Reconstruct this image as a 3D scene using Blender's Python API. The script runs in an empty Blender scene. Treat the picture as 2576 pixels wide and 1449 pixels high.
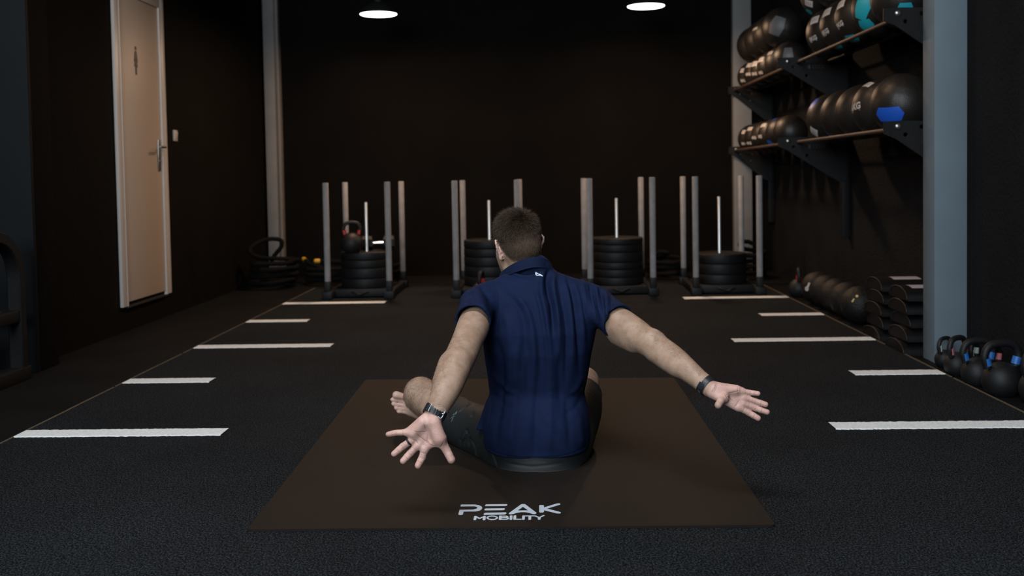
import bpy, bmesh, math, random
import numpy as np
from mathutils import Vector, Matrix, Quaternion
from mathutils.geometry import tessellate_polygon

random.seed(7)
rng = np.random.default_rng(7)
sc = bpy.context.scene
col = sc.collection
PI = math.pi

# ------------------------------------------------------------------ camera
F_PX, CU, CV = 2540.0, 1288.0, 548.0          # focal length and principal point (2576 x 1449 frame)
CAM = Vector((0.0, 0.0, 1.0))
PITCH, YAW, ROLL = 0.04077, 0.02999, -0.01718
ROT = Matrix.Rotation(YAW, 3, 'Z') @ Matrix.Rotation(PI / 2 - PITCH, 3, 'X') @ Matrix.Rotation(ROLL, 3, 'Z')
cam_d = bpy.data.cameras.new('camera')
cam_d.sensor_fit = 'HORIZONTAL'
cam_d.sensor_width = 36.0
cam_d.lens = 36.0 * F_PX / 2576
cam_d.shift_y = (CV - 724.5) / 2576
cam_d.clip_start = 0.05
cam_d.dof.use_dof = True
cam_d.dof.focus_distance = 3.25
cam_d.dof.aperture_fstop = 3.4
cam = bpy.data.objects.new('camera', cam_d)
cam.location = CAM
cam.rotation_euler = ROT.to_euler()
col.objects.link(cam)
sc.camera = cam

# ------------------------------------------------------------------ world, lights, exposure
sc.view_settings.view_transform = 'Standard'
sc.view_settings.look = 'None'
sc.view_settings.gamma = 1
sc.view_settings.use_curve_mapping = False
sc.view_settings.exposure = 0.0
w = bpy.data.worlds.new('world')
sc.world = w
w.use_nodes = True
w.node_tree.nodes['Background'].inputs[0].default_value = (0.55, 0.75, 1.0, 1)
w.node_tree.nodes['Background'].inputs[1].default_value = 0.004


def area(name, loc, target, size, energy, color, shape='RECTANGLE', size_y=None, spread=PI):
    l = bpy.data.lights.new(name, 'AREA')
    l.shape = shape
    l.size = size
    if size_y:
        l.size_y = size_y
    l.energy = energy
    l.color = color
    l.spread = spread
    o = bpy.data.objects.new(name, l)
    o.location = loc
    d = Vector(target) - Vector(loc)
    o.rotation_euler = d.to_track_quat('-Z', 'Y').to_euler()
    col.objects.link(o)
    return o


COOL = (0.80, 0.92, 1.0)
WARM = (1.0, 0.62, 0.36)
# daylight through the open gate behind the photographer
area('daylight_gate', (-2.2, -3.8, 2.8), (0.4, 5.0, 0.5), 3.6, 425, COOL, size_y=2.0)
# cool strip lighting under the ceiling above the photographer
area('cool_ceiling_strip', (-0.6, 1.5, 3.8), (-0.3, 2.6, 0.0), 2.4, 125, (0.90, 0.95, 1.0), size_y=0.9)
# warm ceiling lamps of the room (rows ahead of the camera)
LAMPS = [(-1.426, 9.0, 2.461), (0.943, 9.0, 2.479), (-1.43, 5.9, 2.75), (0.94, 5.9, 2.75)]
for i, (lx, ly, lz) in enumerate(LAMPS):
    area('warm_lamp_light', (lx, ly, lz - 0.04), (lx, ly, 0), 0.28, 36 if i < 2 else 8.5, WARM, shape='DISK')


# ------------------------------------------------------------------ small helpers
def at(u, v, Y):
    d = ROT @ Vector(((u - CU) / F_PX, (CV - v) / F_PX, -1.0))
    return CAM + d * (Y / d.y)


def on_plane(u, v, z=0.0):
    d = ROT @ Vector(((u - CU) / F_PX, (CV - v) / F_PX, -1.0))
    return CAM + d * ((z - 1.0) / d.z)


def tag(o, label=None, cat=None, group=None, kind=None):
    if label: o['label'] = label
    if cat: o['category'] = cat
    if group: o['group'] = group
    if kind: o['kind'] = kind
    return o


def empty(name, loc=(0, 0, 0), rz=0.0):
    o = bpy.data.objects.new(name, None)
    o.location = loc
    o.rotation_euler = (0, 0, rz)
    o.empty_display_size = 0.05
    col.objects.link(o)
    return o


def link(name, me, mat=None, parent=None, loc=None, rot=None):
    if mat is not None:
        me.materials.clear()
        me.materials.append(mat)
    o = bpy.data.objects.new(name, me)
    if loc is not None: o.location = loc
    if rot is not None: o.rotation_euler = rot
    if parent is not None: o.parent = parent
    col.objects.link(o)
    return o


def copy_tree(o, parent=None):
    c = o.copy()
    col.objects.link(c)
    c.parent = parent
    for ch in list(o.children):
        copy_tree(ch, c)
    return c


def bm_mesh(name, bm, smooth=False, angle=None):
    bmesh.ops.recalc_face_normals(bm, faces=bm.faces)
    me = bpy.data.meshes.new(name)
    bm.to_mesh(me)
    bm.free()
    if smooth:
        me.polygons.foreach_set('use_smooth', [True] * len(me.polygons))
        if angle:
            me.set_sharp_from_angle(angle=angle)
    return me


def box_bm(bm, c, s, bevel=0.0, rot=None, seg=2):
    r = bmesh.ops.create_cube(bm, size=1.0)
    vs = r['verts']
    bmesh.ops.scale(bm, vec=s, verts=vs)
    if bevel > 0:
        es = list({e for v in vs for e in v.link_edges})
        g = bmesh.ops.bevel(bm, geom=es, offset=bevel, segments=seg, affect='EDGES', profile=0.5)
        vs = list({v for f in g['faces'] for v in f.verts} | {v for v in vs if v.is_valid})
    if rot is not None:
        bmesh.ops.rotate(bm, cent=(0, 0, 0), matrix=rot, verts=vs)
    bmesh.ops.translate(bm, vec=c, verts=vs)
    return vs


def box(name, c, s, mat, parent=None, bevel=0.0, rot=None, seg=2, smooth=True):
    bm = bmesh.new()
    box_bm(bm, c, s, bevel, rot, seg)
    return link(name, bm_mesh(name, bm, smooth and bevel > 0, 0.6), mat, parent)


def lathe_bm(bm, prof, n=40, M=None):
    """prof: list of (r, z); closed with poles where r == 0"""
    rings = []
    for r, z in prof:
        if r <= 1e-6:
            rings.append([bm.verts.new((0, 0, z))])
        else:
            rings.append([bm.verts.new((r * math.cos(2 * PI * i / n), r * math.sin(2 * PI * i / n), z)) for i in range(n)])
    for a, b in zip(rings, rings[1:]):
        if len(a) == 1 and len(b) == 1:
            continue
        for i in range(n):
            j = (i + 1) % n
            if len(a) == 1:
                bm.faces.new((a[0], b[i], b[j]))
            elif len(b) == 1:
                bm.faces.new((a[i], a[j], b[0]))
            else:
                bm.faces.new((a[i], a[j], b[j], b[i]))
    vs = [v for r in rings for v in r]
    if M is not None:
        bmesh.ops.transform(bm, matrix=M, verts=vs)
    return vs


def lathe(name, prof, mat, parent=None, n=40, M=None, angle=0.7):
    bm = bmesh.new()
    lathe_bm(bm, prof, n, M)
    return link(name, bm_mesh(name, bm, True, angle), mat, parent)


def catmull(pts, sub=8, closed=False):
    pts = [Vector(p) for p in pts]
    n = len(pts)
    out = []
    rngi = range(n) if closed else range(n - 1)
    for i in rngi:
        p0 = pts[(i - 1) % n] if (closed or i > 0) else pts[0] * 2 - pts[1]
        p1, p2 = pts[i], pts[(i + 1) % n]
        p3 = pts[(i + 2) % n] if (closed or i + 2 < n) else pts[-1] * 2 - pts[-2]
        for k in range(sub):
            t = k / sub
            out.append(0.5 * ((2 * p1) + (p2 - p0) * t + (2 * p0 - 5 * p1 + 4 * p2 - p3) * t * t + (3 * p1 - p0 - 3 * p2 + p3) * t ** 3))
    if not closed:
        out.append(pts[-1])
    return out


def tube_bm(bm, pts, r, seg=14, closed=False, strand=0.0, lay=0.0, section=None, cap=True):
    """sweep a circle (or the 2-D section) along pts; strand > 0 gives a laid rope"""
    n = len(pts)
    T = []
    for i in range(n):
        a = pts[(i - 1) % n] if (closed or i > 0) else pts[i]
        b = pts[(i + 1) % n] if (closed or i < n - 1) else pts[i]
        T.append((b - a).normalized())
    up = Vector((0, 0, 1)) if abs(T[0].z) < 0.9 else Vector((1, 0, 0))
    N = (up - T[0] * up.dot(T[0])).normalized()
    rings = []
    s = 0.0
    for i in range(n):
        if i:
            s += (pts[i] - pts[i - 1]).length
            q = T[i - 1].rotation_difference(T[i])
            N = q @ N
            N = (N - T[i] * N.dot(T[i])).normalized()
        B = T[i].cross(N)
        rr = r[i] if isinstance(r, (list, tuple)) else r
        ring = []
        for k in range(seg):
            a = 2 * PI * k / seg
            if section:
                x, y = section[k]
                ring.append(bm.verts.new(pts[i] + N * x + B * y))
            else:
                q = rr * (1 - strand + strand * abs(math.cos(1.5 * a + lay * s)) * 1.6) if strand else rr
                ring.append(bm.verts.new(pts[i] + (N * math.cos(a) + B * math.sin(a)) * q))
        rings.append(ring)
    for i in range(n if closed else n - 1):
        a, b = rings[i], rings[(i + 1) % n]
        for k in range(seg):
            j = (k + 1) % seg
            bm.faces.new((a[k], a[j], b[j], b[k]))
    if not closed and cap:
        bm.faces.new(rings[0][::-1])
        bm.faces.new(rings[-1])


def tube(name, pts, r, mat, parent=None, **kw):
    bm = bmesh.new()
    tube_bm(bm, [Vector(p) for p in pts], r, **kw)
    return link(name, bm_mesh(name, bm, True, 0.9), mat, parent)


def plate_bm(bm, outer, holes, th, M=None):
    """extruded flat plate with holes, in local XY, thickness along Z"""
    loops = [[Vector((x, y, 0)) for x, y in outer]] + [[Vector((x, y, 0)) for x, y in h] for h in holes]
    tris = tessellate_polygon(loops)
    flat = [p for l in loops for p in l]
    top = [bm.verts.new((p.x, p.y, th / 2)) for p in flat]
    bot = [bm.verts.new((p.x, p.y, -th / 2)) for p in flat]
    for t in tris:
        if len(set(t)) == 3:
            bm.faces.new([top[i] for i in t])
            bm.faces.new([bot[i] for i in reversed(t)])
    o = 0
    for l in loops:
        n = len(l)
        for i in range(n):
            j = (i + 1) % n
            bm.faces.new((top[o + i], top[o + j], bot[o + j], bot[o + i]))
        o += n
    if M is not None:
        bmesh.ops.transform(bm, matrix=M, verts=top + bot)


def circle2(cx, cy, r, n=20):
    return [(cx + r * math.cos(2 * PI * i / n), cy + r * math.sin(2 * PI * i / n)) for i in range(n)]


def stroke2(pts, w, n=6):
    """list of convex polygons covering a 2-D polyline with round ends"""
    out = []
    for (x0, y0), (x1, y1) in zip(pts, pts[1:]):
        a = math.atan2(y1 - y0, x1 - x0)
        poly = [(x1 + w * math.cos(a - PI / 2 + PI * i / n), y1 + w * math.sin(a - PI / 2 + PI * i / n)) for i in range(n + 1)]
        poly += [(x0 + w * math.cos(a + PI / 2 + PI * i / n), y0 + w * math.sin(a + PI / 2 + PI * i / n)) for i in range(n + 1)]
        out.append(poly)
    return out


# ------------------------------------------------------------------ materials
MATS = {}


def mat(name, color, rough=0.6, metal=0.0, spec=0.5, var=0.0, vscale=8.0, bump=0.0, bscale=60.0, coat=0.0,
        emit=None, estr=0.0, sheen=0.0, detail=4.0, color2=None):
    m = bpy.data.materials.new(name)
    m.use_nodes = True
    nt = m.node_tree
    N, L = nt.nodes, nt.links
    b = N['Principled BSDF']
    b.inputs['Base Color'].default_value = (*color, 1)
    b.inputs['Roughness'].default_value = rough
    b.inputs['Metallic'].default_value = metal
    b.inputs['Specular IOR Level'].default_value = spec
    b.inputs['Coat Weight'].default_value = coat
    b.inputs['Sheen Weight'].default_value = sheen
    if emit:
        b.inputs['Emission Color'].default_value = (*emit, 1)
        b.inputs['Emission Strength'].default_value = estr
    tc = N.new('ShaderNodeTexCoord')
    nz = N.new('ShaderNodeTexNoise')
    nz.inputs['Scale'].default_value = vscale
    nz.inputs['Detail'].default_value = detail
    L.new(tc.outputs['Object'], nz.inputs['Vector'])
    rp = N.new('ShaderNodeValToRGB')
    c2 = color2 or tuple(c * (1 + var) for c in color)
    c1 = tuple(c * (1 - var) for c in color)
    rp.color_ramp.elements[0].position = 0.3
    rp.color_ramp.elements[1].position = 0.7
    rp.color_ramp.elements[0].color = (*c1, 1)
    rp.color_ramp.elements[1].color = (*c2, 1)
    L.new(nz.outputs['Fac'], rp.inputs['Fac'])
    L.new(rp.outputs['Color'], b.inputs['Base Color'])
    if bump > 0:
        n2 = N.new('ShaderNodeTexNoise')
        n2.inputs['Scale'].default_value = bscale
        n2.inputs['Detail'].default_value = 3
        L.new(tc.outputs['Object'], n2.inputs['Vector'])
        bp = N.new('ShaderNodeBump')
        bp.inputs['Strength'].default_value = bump
        bp.inputs['Distance'].default_value = 0.01
        L.new(n2.outputs['Fac'], bp.inputs['Height'])
        L.new(bp.outputs['Normal'], b.inputs['Normal'])
    MATS[name] = m
    return m


M_wall = mat('black_wall_paint', (0.0034, 0.0027, 0.0021), 0.85, spec=0.09, var=0.25, vscale=2.0, bump=0.35, bscale=25)
M_wall_r = mat('charcoal_rough_render', (0.0070, 0.0074, 0.0082), 0.85, spec=0.14, var=0.3, vscale=3.0, bump=0.9, bscale=45)
M_ceil = mat('black_ceiling_paint', (0.01, 0.01, 0.01), 0.85, spec=0.2, var=0.2)
M_pillar = mat('cool_lit_pillar_face', (0.004, 0.0055, 0.007), 0.7, spec=0.2, var=0.1, vscale=3)  # bluish light from the camera side put into the face colour
M_col = mat('grey_blue_column_paint', (0.145, 0.185, 0.215), 0.6, spec=0.3, var=0.06, vscale=4, bump=0.05, bscale=80)
M_colback = mat('grey_cream_column_paint', (0.21, 0.205, 0.2), 0.6, spec=0.3, var=0.08, vscale=4)
M_colstrip = mat('tan_strip_paint', (0.16, 0.11, 0.07), 0.6, var=0.1)
M_door = mat('cream_door_paint', (0.54, 0.45, 0.375), 0.5, spec=0.4, var=0.02, vscale=3)
M_frame = mat('white_frame_paint', (0.66, 0.64, 0.62), 0.4, spec=0.4, var=0.02)
M_steel = mat('brushed_steel', (0.35, 0.34, 0.33), 0.35, 1.0, var=0.1)
M_chrome = mat('polished_chrome', (0.85, 0.88, 0.9), 0.12, 1.0, var=0.02)
M_buckle = mat('satin_silver_buckle', (0.72, 0.73, 0.76), 0.3, 0.35, var=0.02)
M_peg = mat('zinc_peg', (0.8, 0.84, 0.86), 0.28, 0.6, var=0.03)
M_sign = mat('black_sign_vinyl', (0.02, 0.018, 0.012), 0.5)
M_white_pl = mat('ivory_switch_plastic', (0.6, 0.52, 0.46), 0.4)
M_rubber_floor = mat('black_rubber_flooring', (0.0055, 0.0055, 0.0056), 0.75, spec=0.1, var=0.3, vscale=3, bump=0.25, bscale=120)
M_line = mat('white_turf_fibre', (0.90, 0.91, 0.90), 0.85, spec=0.1, var=0.12, vscale=120, bump=0.6, bscale=300)
M_seam = mat('tan_backing_thread', (0.10, 0.072, 0.045), 0.9, var=0.4, vscale=80)
M_logo = mat('pale_grey_print', (0.52, 0.56, 0.62), 0.5, var=0.06, vscale=200)
M_pole = mat('grey_painted_pole', (0.23, 0.23, 0.238), 0.65, spec=0.25, var=0.12, vscale=18, bump=0.1, bscale=90)
M_iron = mat('black_painted_steel', (0.0065, 0.007, 0.008), 0.55, spec=0.25, var=0.2, vscale=12, bump=0.1, bscale=80)
M_plate = mat('black_bumper_rubber', (0.006, 0.0064, 0.0075), 0.55, spec=0.28, var=0.15, vscale=20, bump=0.15, bscale=160)
M_kb = mat('black_powder_coat', (0.0065, 0.007, 0.008), 0.55, spec=0.35, var=0.15, vscale=25, bump=0.14, bscale=300)
M_red = mat('red_band_paint', (0.5, 0.03, 0.02), 0.5)
M_blue = mat('blue_band_paint', (0.02, 0.13, 0.42), 0.45, var=0.03)
M_pink = mat('pink_band_paint', (0.55, 0.17, 0.2), 0.5)
M_mint = mat('white_band_paint', (0.45, 0.52, 0.5), 0.5)
M_ball = mat('black_synthetic_leather', (0.014, 0.0115, 0.010), 0.45, spec=0.42, var=0.15, vscale=12, bump=0.15, bscale=140)
M_ball2 = mat('dark_ball_leather', (0.009, 0.009, 0.0105), 0.48, spec=0.4, var=0.15, vscale=12, bump=0.15, bscale=140)
M_slam = mat('black_slam_rubber', (0.008, 0.007, 0.0065), 0.5, spec=0.3, var=0.2, vscale=15, bump=0.5, bscale=120)
M_pblue = mat('blue_ball_panel', (0.012, 0.09, 0.50), 0.45)
M_pteal = mat('teal_ball_panel', (0.01, 0.30, 0.38), 0.45)
M_pgrey = mat('grey_ball_panel', (0.13, 0.13, 0.135), 0.5)
M_label = mat('white_label_print', (0.5, 0.47, 0.45), 0.5)
M_seamline = mat('dark_seam_thread', (0.008, 0.008, 0.008), 0.7)
M_rail = mat('warm_reflection_shelf_rail', (0.075, 0.05, 0.038), 0.5, metal=0.2, var=0.1)  # brownish reflection on the front rails put into their colour
M_mat_foam = mat('black_foam_vinyl', (0.005, 0.005, 0.0055), 0.5, spec=0.25, var=0.1, bump=0.1, bscale=100)
M_rim_highlight = mat('warm_rim_highlight', (0.022, 0.012, 0.009), 0.5)  # warm highlight along the mat rims, put in as a thin brown tube
M_rope = mat('black_rope_fibre', (0.004, 0.004, 0.0045), 0.85, spec=0.12, var=0.3, vscale=60, bump=0.6, bscale=200)
M_yellow = mat('yellow_rope_cap', (0.55, 0.30, 0.01), 0.5)
M_lampblack = mat('black_lamp_shade', (0.01, 0.01, 0.01), 0.5)
M_glow = mat('lit_lamp_diffuser', (0.8, 0.8, 0.8), 0.5, emit=(0.86, 0.9, 1.0), estr=6.0)
M_bulb = mat('lit_lamp_bulb', (0.8, 0.8, 0.8), 0.5, emit=(1.0, 0.8, 0.6), estr=30.0)


def turf_mat():
    m = bpy.data.materials.new('charcoal_artificial_turf')
    m.use_nodes = True
    N, L = m.node_tree.nodes, m.node_tree.links
    b = N['Principled BSDF']
    b.inputs['Roughness'].default_value = 0.85
    b.inputs['Specular IOR Level'].default_value = 0.08
    tc = N.new('ShaderNodeTexCoord')
    mp = N.new('ShaderNodeMapping')
    mp.inputs['Scale'].default_value = (1, 0.7, 1)
    L.new(tc.outputs['Object'], mp.inputs['Vector'])
    n1 = N.new('ShaderNodeTexNoise'); n1.inputs['Scale'].default_value = 210; n1.inputs['Detail'].default_value = 3
    n1.inputs['Roughness'].default_value = 0.7
    L.new(mp.outputs[0], n1.inputs['Vector'])
    n3 = N.new('ShaderNodeTexNoise'); n3.inputs['Scale'].default_value = 1.3; n3.inputs['Detail'].default_value = 5
    L.new(tc.outputs['Object'], n3.inputs['Vector'])
    r = N.new('ShaderNodeValToRGB')
    e = r.color_ramp.elements
    e[0].position = 0.45; e[0].color = (0.0016, 0.0020, 0.0024, 1)
    e[1].position = 0.70; e[1].color = (0.050, 0.058, 0.066, 1)
    L.new(n1.outputs['Fac'], r.inputs['Fac'])
    mx = N.new('ShaderNodeMix'); mx.data_type = 'RGBA'; mx.blend_type = 'MULTIPLY'; mx.inputs['Factor'].default_value = 1
    r2 = N.new('ShaderNodeValToRGB')
    r2.color_ramp.elements[0].position = 0.35; r2.color_ramp.elements[0].color = (0.78, 0.78, 0.78, 1)
    r2.color_ramp.elements[1].position = 0.65; r2.color_ramp.elements[1].color = (1.1, 1.1, 1.1, 1)
    L.new(n3.outputs['Fac'], r2.inputs['Fac'])
    L.new(r.outputs['Color'], mx.inputs['A']); L.new(r2.outputs['Color'], mx.inputs['B'])
    L.new(mx.outputs['Result'], b.inputs['Base Color'])
    n2 = N.new('ShaderNodeTexNoise'); n2.inputs['Scale'].default_value = 160; n2.inputs['Detail'].default_value = 4
    L.new(mp.outputs[0], n2.inputs['Vector'])
    bp = N.new('ShaderNodeBump'); bp.inputs['Strength'].default_value = 1.0; bp.inputs['Distance'].default_value = 0.006
    L.new(n2.outputs['Fac'], bp.inputs['Height']); L.new(bp.outputs['Normal'], b.inputs['Normal'])
    return m


M_turf = turf_mat()
M_yoga = mat('dark_taupe_mat_rubber', (0.0150, 0.0112, 0.0088), 0.65, spec=0.11, var=0.07, vscale=2.5, bump=0.18, bscale=420)
M_shirt = mat('navy_pique_knit', (0.0060, 0.0125, 0.042), 0.8, spec=0.12, var=0.1, vscale=30, bump=0.22, bscale=700, sheen=0.0)
M_collar = mat('navy_ribbed_collar', (0.0055, 0.0110, 0.034), 0.8, spec=0.12, var=0.1, vscale=200, bump=0.3, bscale=500)
M_shorts = mat('charcoal_stretch_fabric', (0.0135, 0.0155, 0.0165), 0.6, spec=0.35, var=0.08, vscale=20, bump=0.12, bscale=600)
M_strap = mat('black_watch_rubber', (0.013, 0.015, 0.018), 0.45, spec=0.5)
M_hair = mat('dark_brown_hair', (0.050, 0.031, 0.020), 0.6, spec=0.25, var=0.35, vscale=60)
M_bodyhair = mat('brown_body_hair', (0.09, 0.04, 0.018), 0.5, spec=0.4, var=0.3, vscale=60)
M_eye = mat('eye_white', (0.7, 0.68, 0.65), 0.2)
M_iris = mat('brown_iris', (0.05, 0.03, 0.02), 0.2)
M_ring = mat('black_silicone_ring', (0.02, 0.012, 0.014), 0.4)


def skin_mat():
    m = bpy.data.materials.new('fair_skin')
    m.use_nodes = True
    N, L = m.node_tree.nodes, m.node_tree.links
    b = N['Principled BSDF']
    b.inputs['Roughness'].default_value = 0.5
    b.inputs['Specular IOR Level'].default_value = 0.4
    b.inputs['Subsurface Weight'].default_value = 0.12
    b.inputs['Subsurface Radius'].default_value = (0.012, 0.004, 0.002)
    b.inputs['Subsurface Scale'].default_value = 0.6
    tc = N.new('ShaderNodeTexCoord')
    n = N.new('ShaderNodeTexNoise'); n.inputs['Scale'].default_value = 35; n.inputs['Detail'].default_value = 6
    L.new(tc.outputs['Object'], n.inputs['Vector'])
    r = N.new('ShaderNodeValToRGB')
    r.color_ramp.elements[0].position = 0.3; r.color_ramp.elements[0].color = (0.31, 0.19, 0.13, 1)
    r.color_ramp.elements[1].position = 0.72; r.color_ramp.elements[1].color = (0.43, 0.29, 0.208, 1)
    L.new(n.outputs['Fac'], r.inputs['Fac'])
    r2 = N.new('ShaderNodeValToRGB')
    r2.color_ramp.elements[0].position = 0.3; r2.color_ramp.elements[0].color = (0.56, 0.32, 0.265, 1)
    r2.color_ramp.elements[1].position = 0.72; r2.color_ramp.elements[1].color = (0.68, 0.43, 0.365, 1)
    L.new(n.outputs['Fac'], r2.inputs['Fac'])
    a = N.new('ShaderNodeAttribute'); a.attribute_name = 'tint'
    sp = N.new('ShaderNodeSeparateColor')
    L.new(a.outputs['Color'], sp.inputs[0])
    mx = N.new('ShaderNodeMix'); mx.data_type = 'RGBA'
    L.new(sp.outputs[0], mx.inputs['Factor'])
    L.new(r.outputs['Color'], mx.inputs['A']); L.new(r2.outputs['Color'], mx.inputs['B'])
    mx2 = N.new('ShaderNodeMix'); mx2.data_type = 'RGBA'
    mx2.inputs['B'].default_value = (0.26, 0.10, 0.075, 1)
    L.new(sp.outputs[1], mx2.inputs['Factor']); L.new(mx.outputs['Result'], mx2.inputs['A'])
    mx3 = N.new('ShaderNodeMix'); mx3.data_type = 'RGBA'
    mx3.inputs['B'].default_value = (0.05, 0.033, 0.023, 1)
    L.new(sp.outputs[2], mx3.inputs['Factor']); L.new(mx2.outputs['Result'], mx3.inputs['A'])
    L.new(mx3.outputs['Result'], b.inputs['Base Color'])
    ma = N.new('ShaderNodeMath'); ma.operation = 'MULTIPLY_ADD'; ma.inputs[1].default_value = 0.45; ma.inputs[2].default_value = 0.5
    L.new(sp.outputs[2], ma.inputs[0]); L.new(ma.outputs[0], b.inputs['Roughness'])
    mb = N.new('ShaderNodeMath'); mb.operation = 'MULTIPLY_ADD'; mb.inputs[1].default_value = -0.38; mb.inputs[2].default_value = 0.4
    L.new(sp.outputs[2], mb.inputs[0]); L.new(mb.outputs[0], b.inputs['Specular IOR Level'])
    n2 = N.new('ShaderNodeTexNoise'); n2.inputs['Scale'].default_value = 260; n2.inputs['Detail'].default_value = 3
    L.new(tc.outputs['Object'], n2.inputs['Vector'])
    bp = N.new('ShaderNodeBump'); bp.inputs['Strength'].default_value = 0.22; bp.inputs['Distance'].default_value = 0.004
    L.new(n2.outputs['Fac'], bp.inputs['Height']); L.new(bp.outputs['Normal'], b.inputs['Normal'])
    return m


M_skin = skin_mat()

# ------------------------------------------------------------------ the room
XL, XR, YB, ZC = -2.82, 2.33, 10.3, 4.0


def struct(name, c, s, m, bevel=0.0, parent=None):
    o = box(name, c, s, m, parent, bevel)
    if parent is None: o['kind'] = 'structure'
    return o


struct('floor', (0, 3.5, -0.05), (9.0, 15.5, 0.1), M_rubber_floor)
struct('ceiling', (0, 3.5, ZC + 0.05), (9.0, 15.5, 0.1), M_ceil)
struct('wall_back', (0, YB + 0.1, ZC / 2), (7.0, 0.2, ZC), M_wall)
struct('wall_left', (XL - 0.15, (YB + 5.40) / 2, ZC / 2), (0.3, YB - 5.40, ZC), M_wall)
struct('wall_right', (XR + 0.15, (YB + 5.4) / 2, ZC / 2), (0.3, YB - 5.4, ZC), M_wall_r)
struct('wall_right_front', (2.178 + 0.2, 1.99, ZC / 2), (0.4, 6.5, ZC), M_wall_r)
struct('wall_left_front', (-3.75, 1.0, ZC / 2), (0.2, 8.5, ZC), M_wall)
# pillar on the left: face with painted-in cool light towards the camera, black return towards the room
o = struct('trim_1', (-3.23, 5.405, ZC / 2), (1.06, 0.21, ZC), M_wall, 0.004)
struct('trim_2', (-3.23, 5.285, ZC / 2), (1.06, 0.03, ZC), M_pillar, 0.003)
# right front column (grey steel box)
bm = bmesh.new()
box_bm(bm, (2.095, 5.318, ZC / 2), (0.166, 0.158, ZC), 0.004)
o = link('trim_3', bm_mesh('c', bm, True, 0.5), M_col); o['kind'] = 'structure'
# back columns
o = struct('trim_4', (2.02, 10.25, (ZC + 0.0) / 2), (0.18, 0.10, ZC), M_colback, 0.004)
o = struct('trim_5', (-2.74, 10.25, ZC / 2 + 0.055), (0.11, 0.10, ZC - 0.11), M_colback, 0.004)
o = struct('trim_6', (-2.674, 10.25, ZC / 2 + 0.055), (0.022, 0.10, ZC - 0.11), M_colstrip, 0.002)
o = struct('trim_7', (-2.652, 10.245, ZC / 2 + 0.055), (0.02, 0.11, ZC - 0.11), M_colback, 0.002)

# door on the left wall
door = empty('door_1', (XL, 7.085, 0.17)); door['kind'] = 'structure'
D0, D1, DH = -0.463, 0.425, 2.19      # along Y, relative to the door root; frame outer edges
dw = 0.075
fr = bmesh.new()
for (a, b_, z0, z1) in ((D0, D0 + dw, 0, DH), (D1 - dw, D1, 0, DH), (D0 + dw, D1 - dw, DH - dw, DH)):
    box_bm(fr, (0.005, (a + b_) / 2, (z0 + z1) / 2), (0.03, b_ - a, z1 - z0), 0.004)
    # rebate behind the face
for (a, b_, z0, z1) in ((D1 - dw - 0.028, D1 - dw, 0.0, DH - dw), (D0 + dw, D0 + dw + 0.012, 0, DH - dw)):
    box_bm(fr, (0.008, (a + b_) / 2, (z0 + z1) / 2), (0.03, b_ - a, z1 - z0), 0.002)
link('door_frame', bm_mesh('fr', fr, True, 0.5), M_frame, door)
leaf = box('door_leaf', (0.006, (D0 + D1) / 2 - 0.008, (DH - dw) / 2 + 0.012), (0.012, D1 - D0 - 2 * dw - 0.052, DH - dw - 0.03), M_door, door, 0.002)
box('threshold', (0.005, (D0 + D1) / 2, -0.005), (0.03, D1 - D0 - 2 * dw, 0.012), M_steel, door)
hz = 1.06
hp = empty('door_handle', (0.012, D1 - dw - 0.085, hz)); hp.parent = door
box('handle_plate', (0.004, 0, -0.03), (0.008, 0.04, 0.23), M_steel, hp, 0.003)
tube('lever', catmull([(0.008, 0, 0.03), (0.045, 0, 0.03), (0.055, -0.012, 0.03), (0.056, -0.11, 0.03)], 6), 0.009, M_steel, hp)
tube('lock_cylinder', [Vector((0.006, 0, -0.07)), Vector((0.016, 0, -0.07))], 0.009, M_steel, hp)
# woman pictogram on the door leaf (flat vinyl, at its place on the leaf)
sg = bmesh.new()
RX = Matrix(((0, 0, 1, 0.0135), (1, 0, 0, -0.105), (0, 1, 0, 1.603), (0, 0, 0, 1)))
plate_bm(sg, circle2(0, 0.163, 0.015, 16), [], 0.002, RX)
plate_bm(sg, [(-0.006, 0.145), (0.006, 0.145), (0.018, 0.135), (0.03, 0.07), (0.024, 0.066), (0.014, 0.10), (0.012, 0.09), (0.03, 0.035),
              (0.012, 0.035), (-0.012, 0.035), (-0.03, 0.035), (-0.012, 0.09), (-0.014, 0.10), (-0.024, 0.066), (-0.03, 0.07), (-0.018, 0.135)], [], 0.002, RX)
plate_bm(sg, [(-0.013, 0.036), (-0.002, 0.036), (-0.002, -0.02), (-0.011, -0.02)], [], 0.002, RX)
plate_bm(sg, [(0.002, 0.036), (0.013, 0.036), (0.011, -0.02), (0.002, -0.02)], [], 0.002, RX)
link('restroom_pictogram', bm_mesh('sg', sg), M_sign, door)

sw = empty('light_switch', (XL, 7.715, 1.36))
tag(sw, 'small ivory light switch on the black wall right of the cream door', 'light switch')
box('switch_plate', (0.006, 0, 0), (0.012, 0.075, 0.085), M_white_pl, sw, 0.004)
box('rocker', (0.014, 0, -0.002), (0.008, 0.045, 0.055), M_white_pl, sw, 0.003, rot=Matrix.Rotation(0.12, 3, 'Y'))

# ------------------------------------------------------------------ turf lane
turf = empty('artificial_turf', (0, 0, 0))
tag(turf, 'charcoal artificial turf lane with white distance lines under the exercise mat', 'turf')
TL, TR, TY0, TY1 = -2.093, 1.937, -1.0, 9.19
box('turf_surface', ((TL + TR) / 2, (TY0 + TY1) / 2, 0.005), (TR - TL, TY1 - TY0, 0.01), M_turf, turf)


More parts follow.
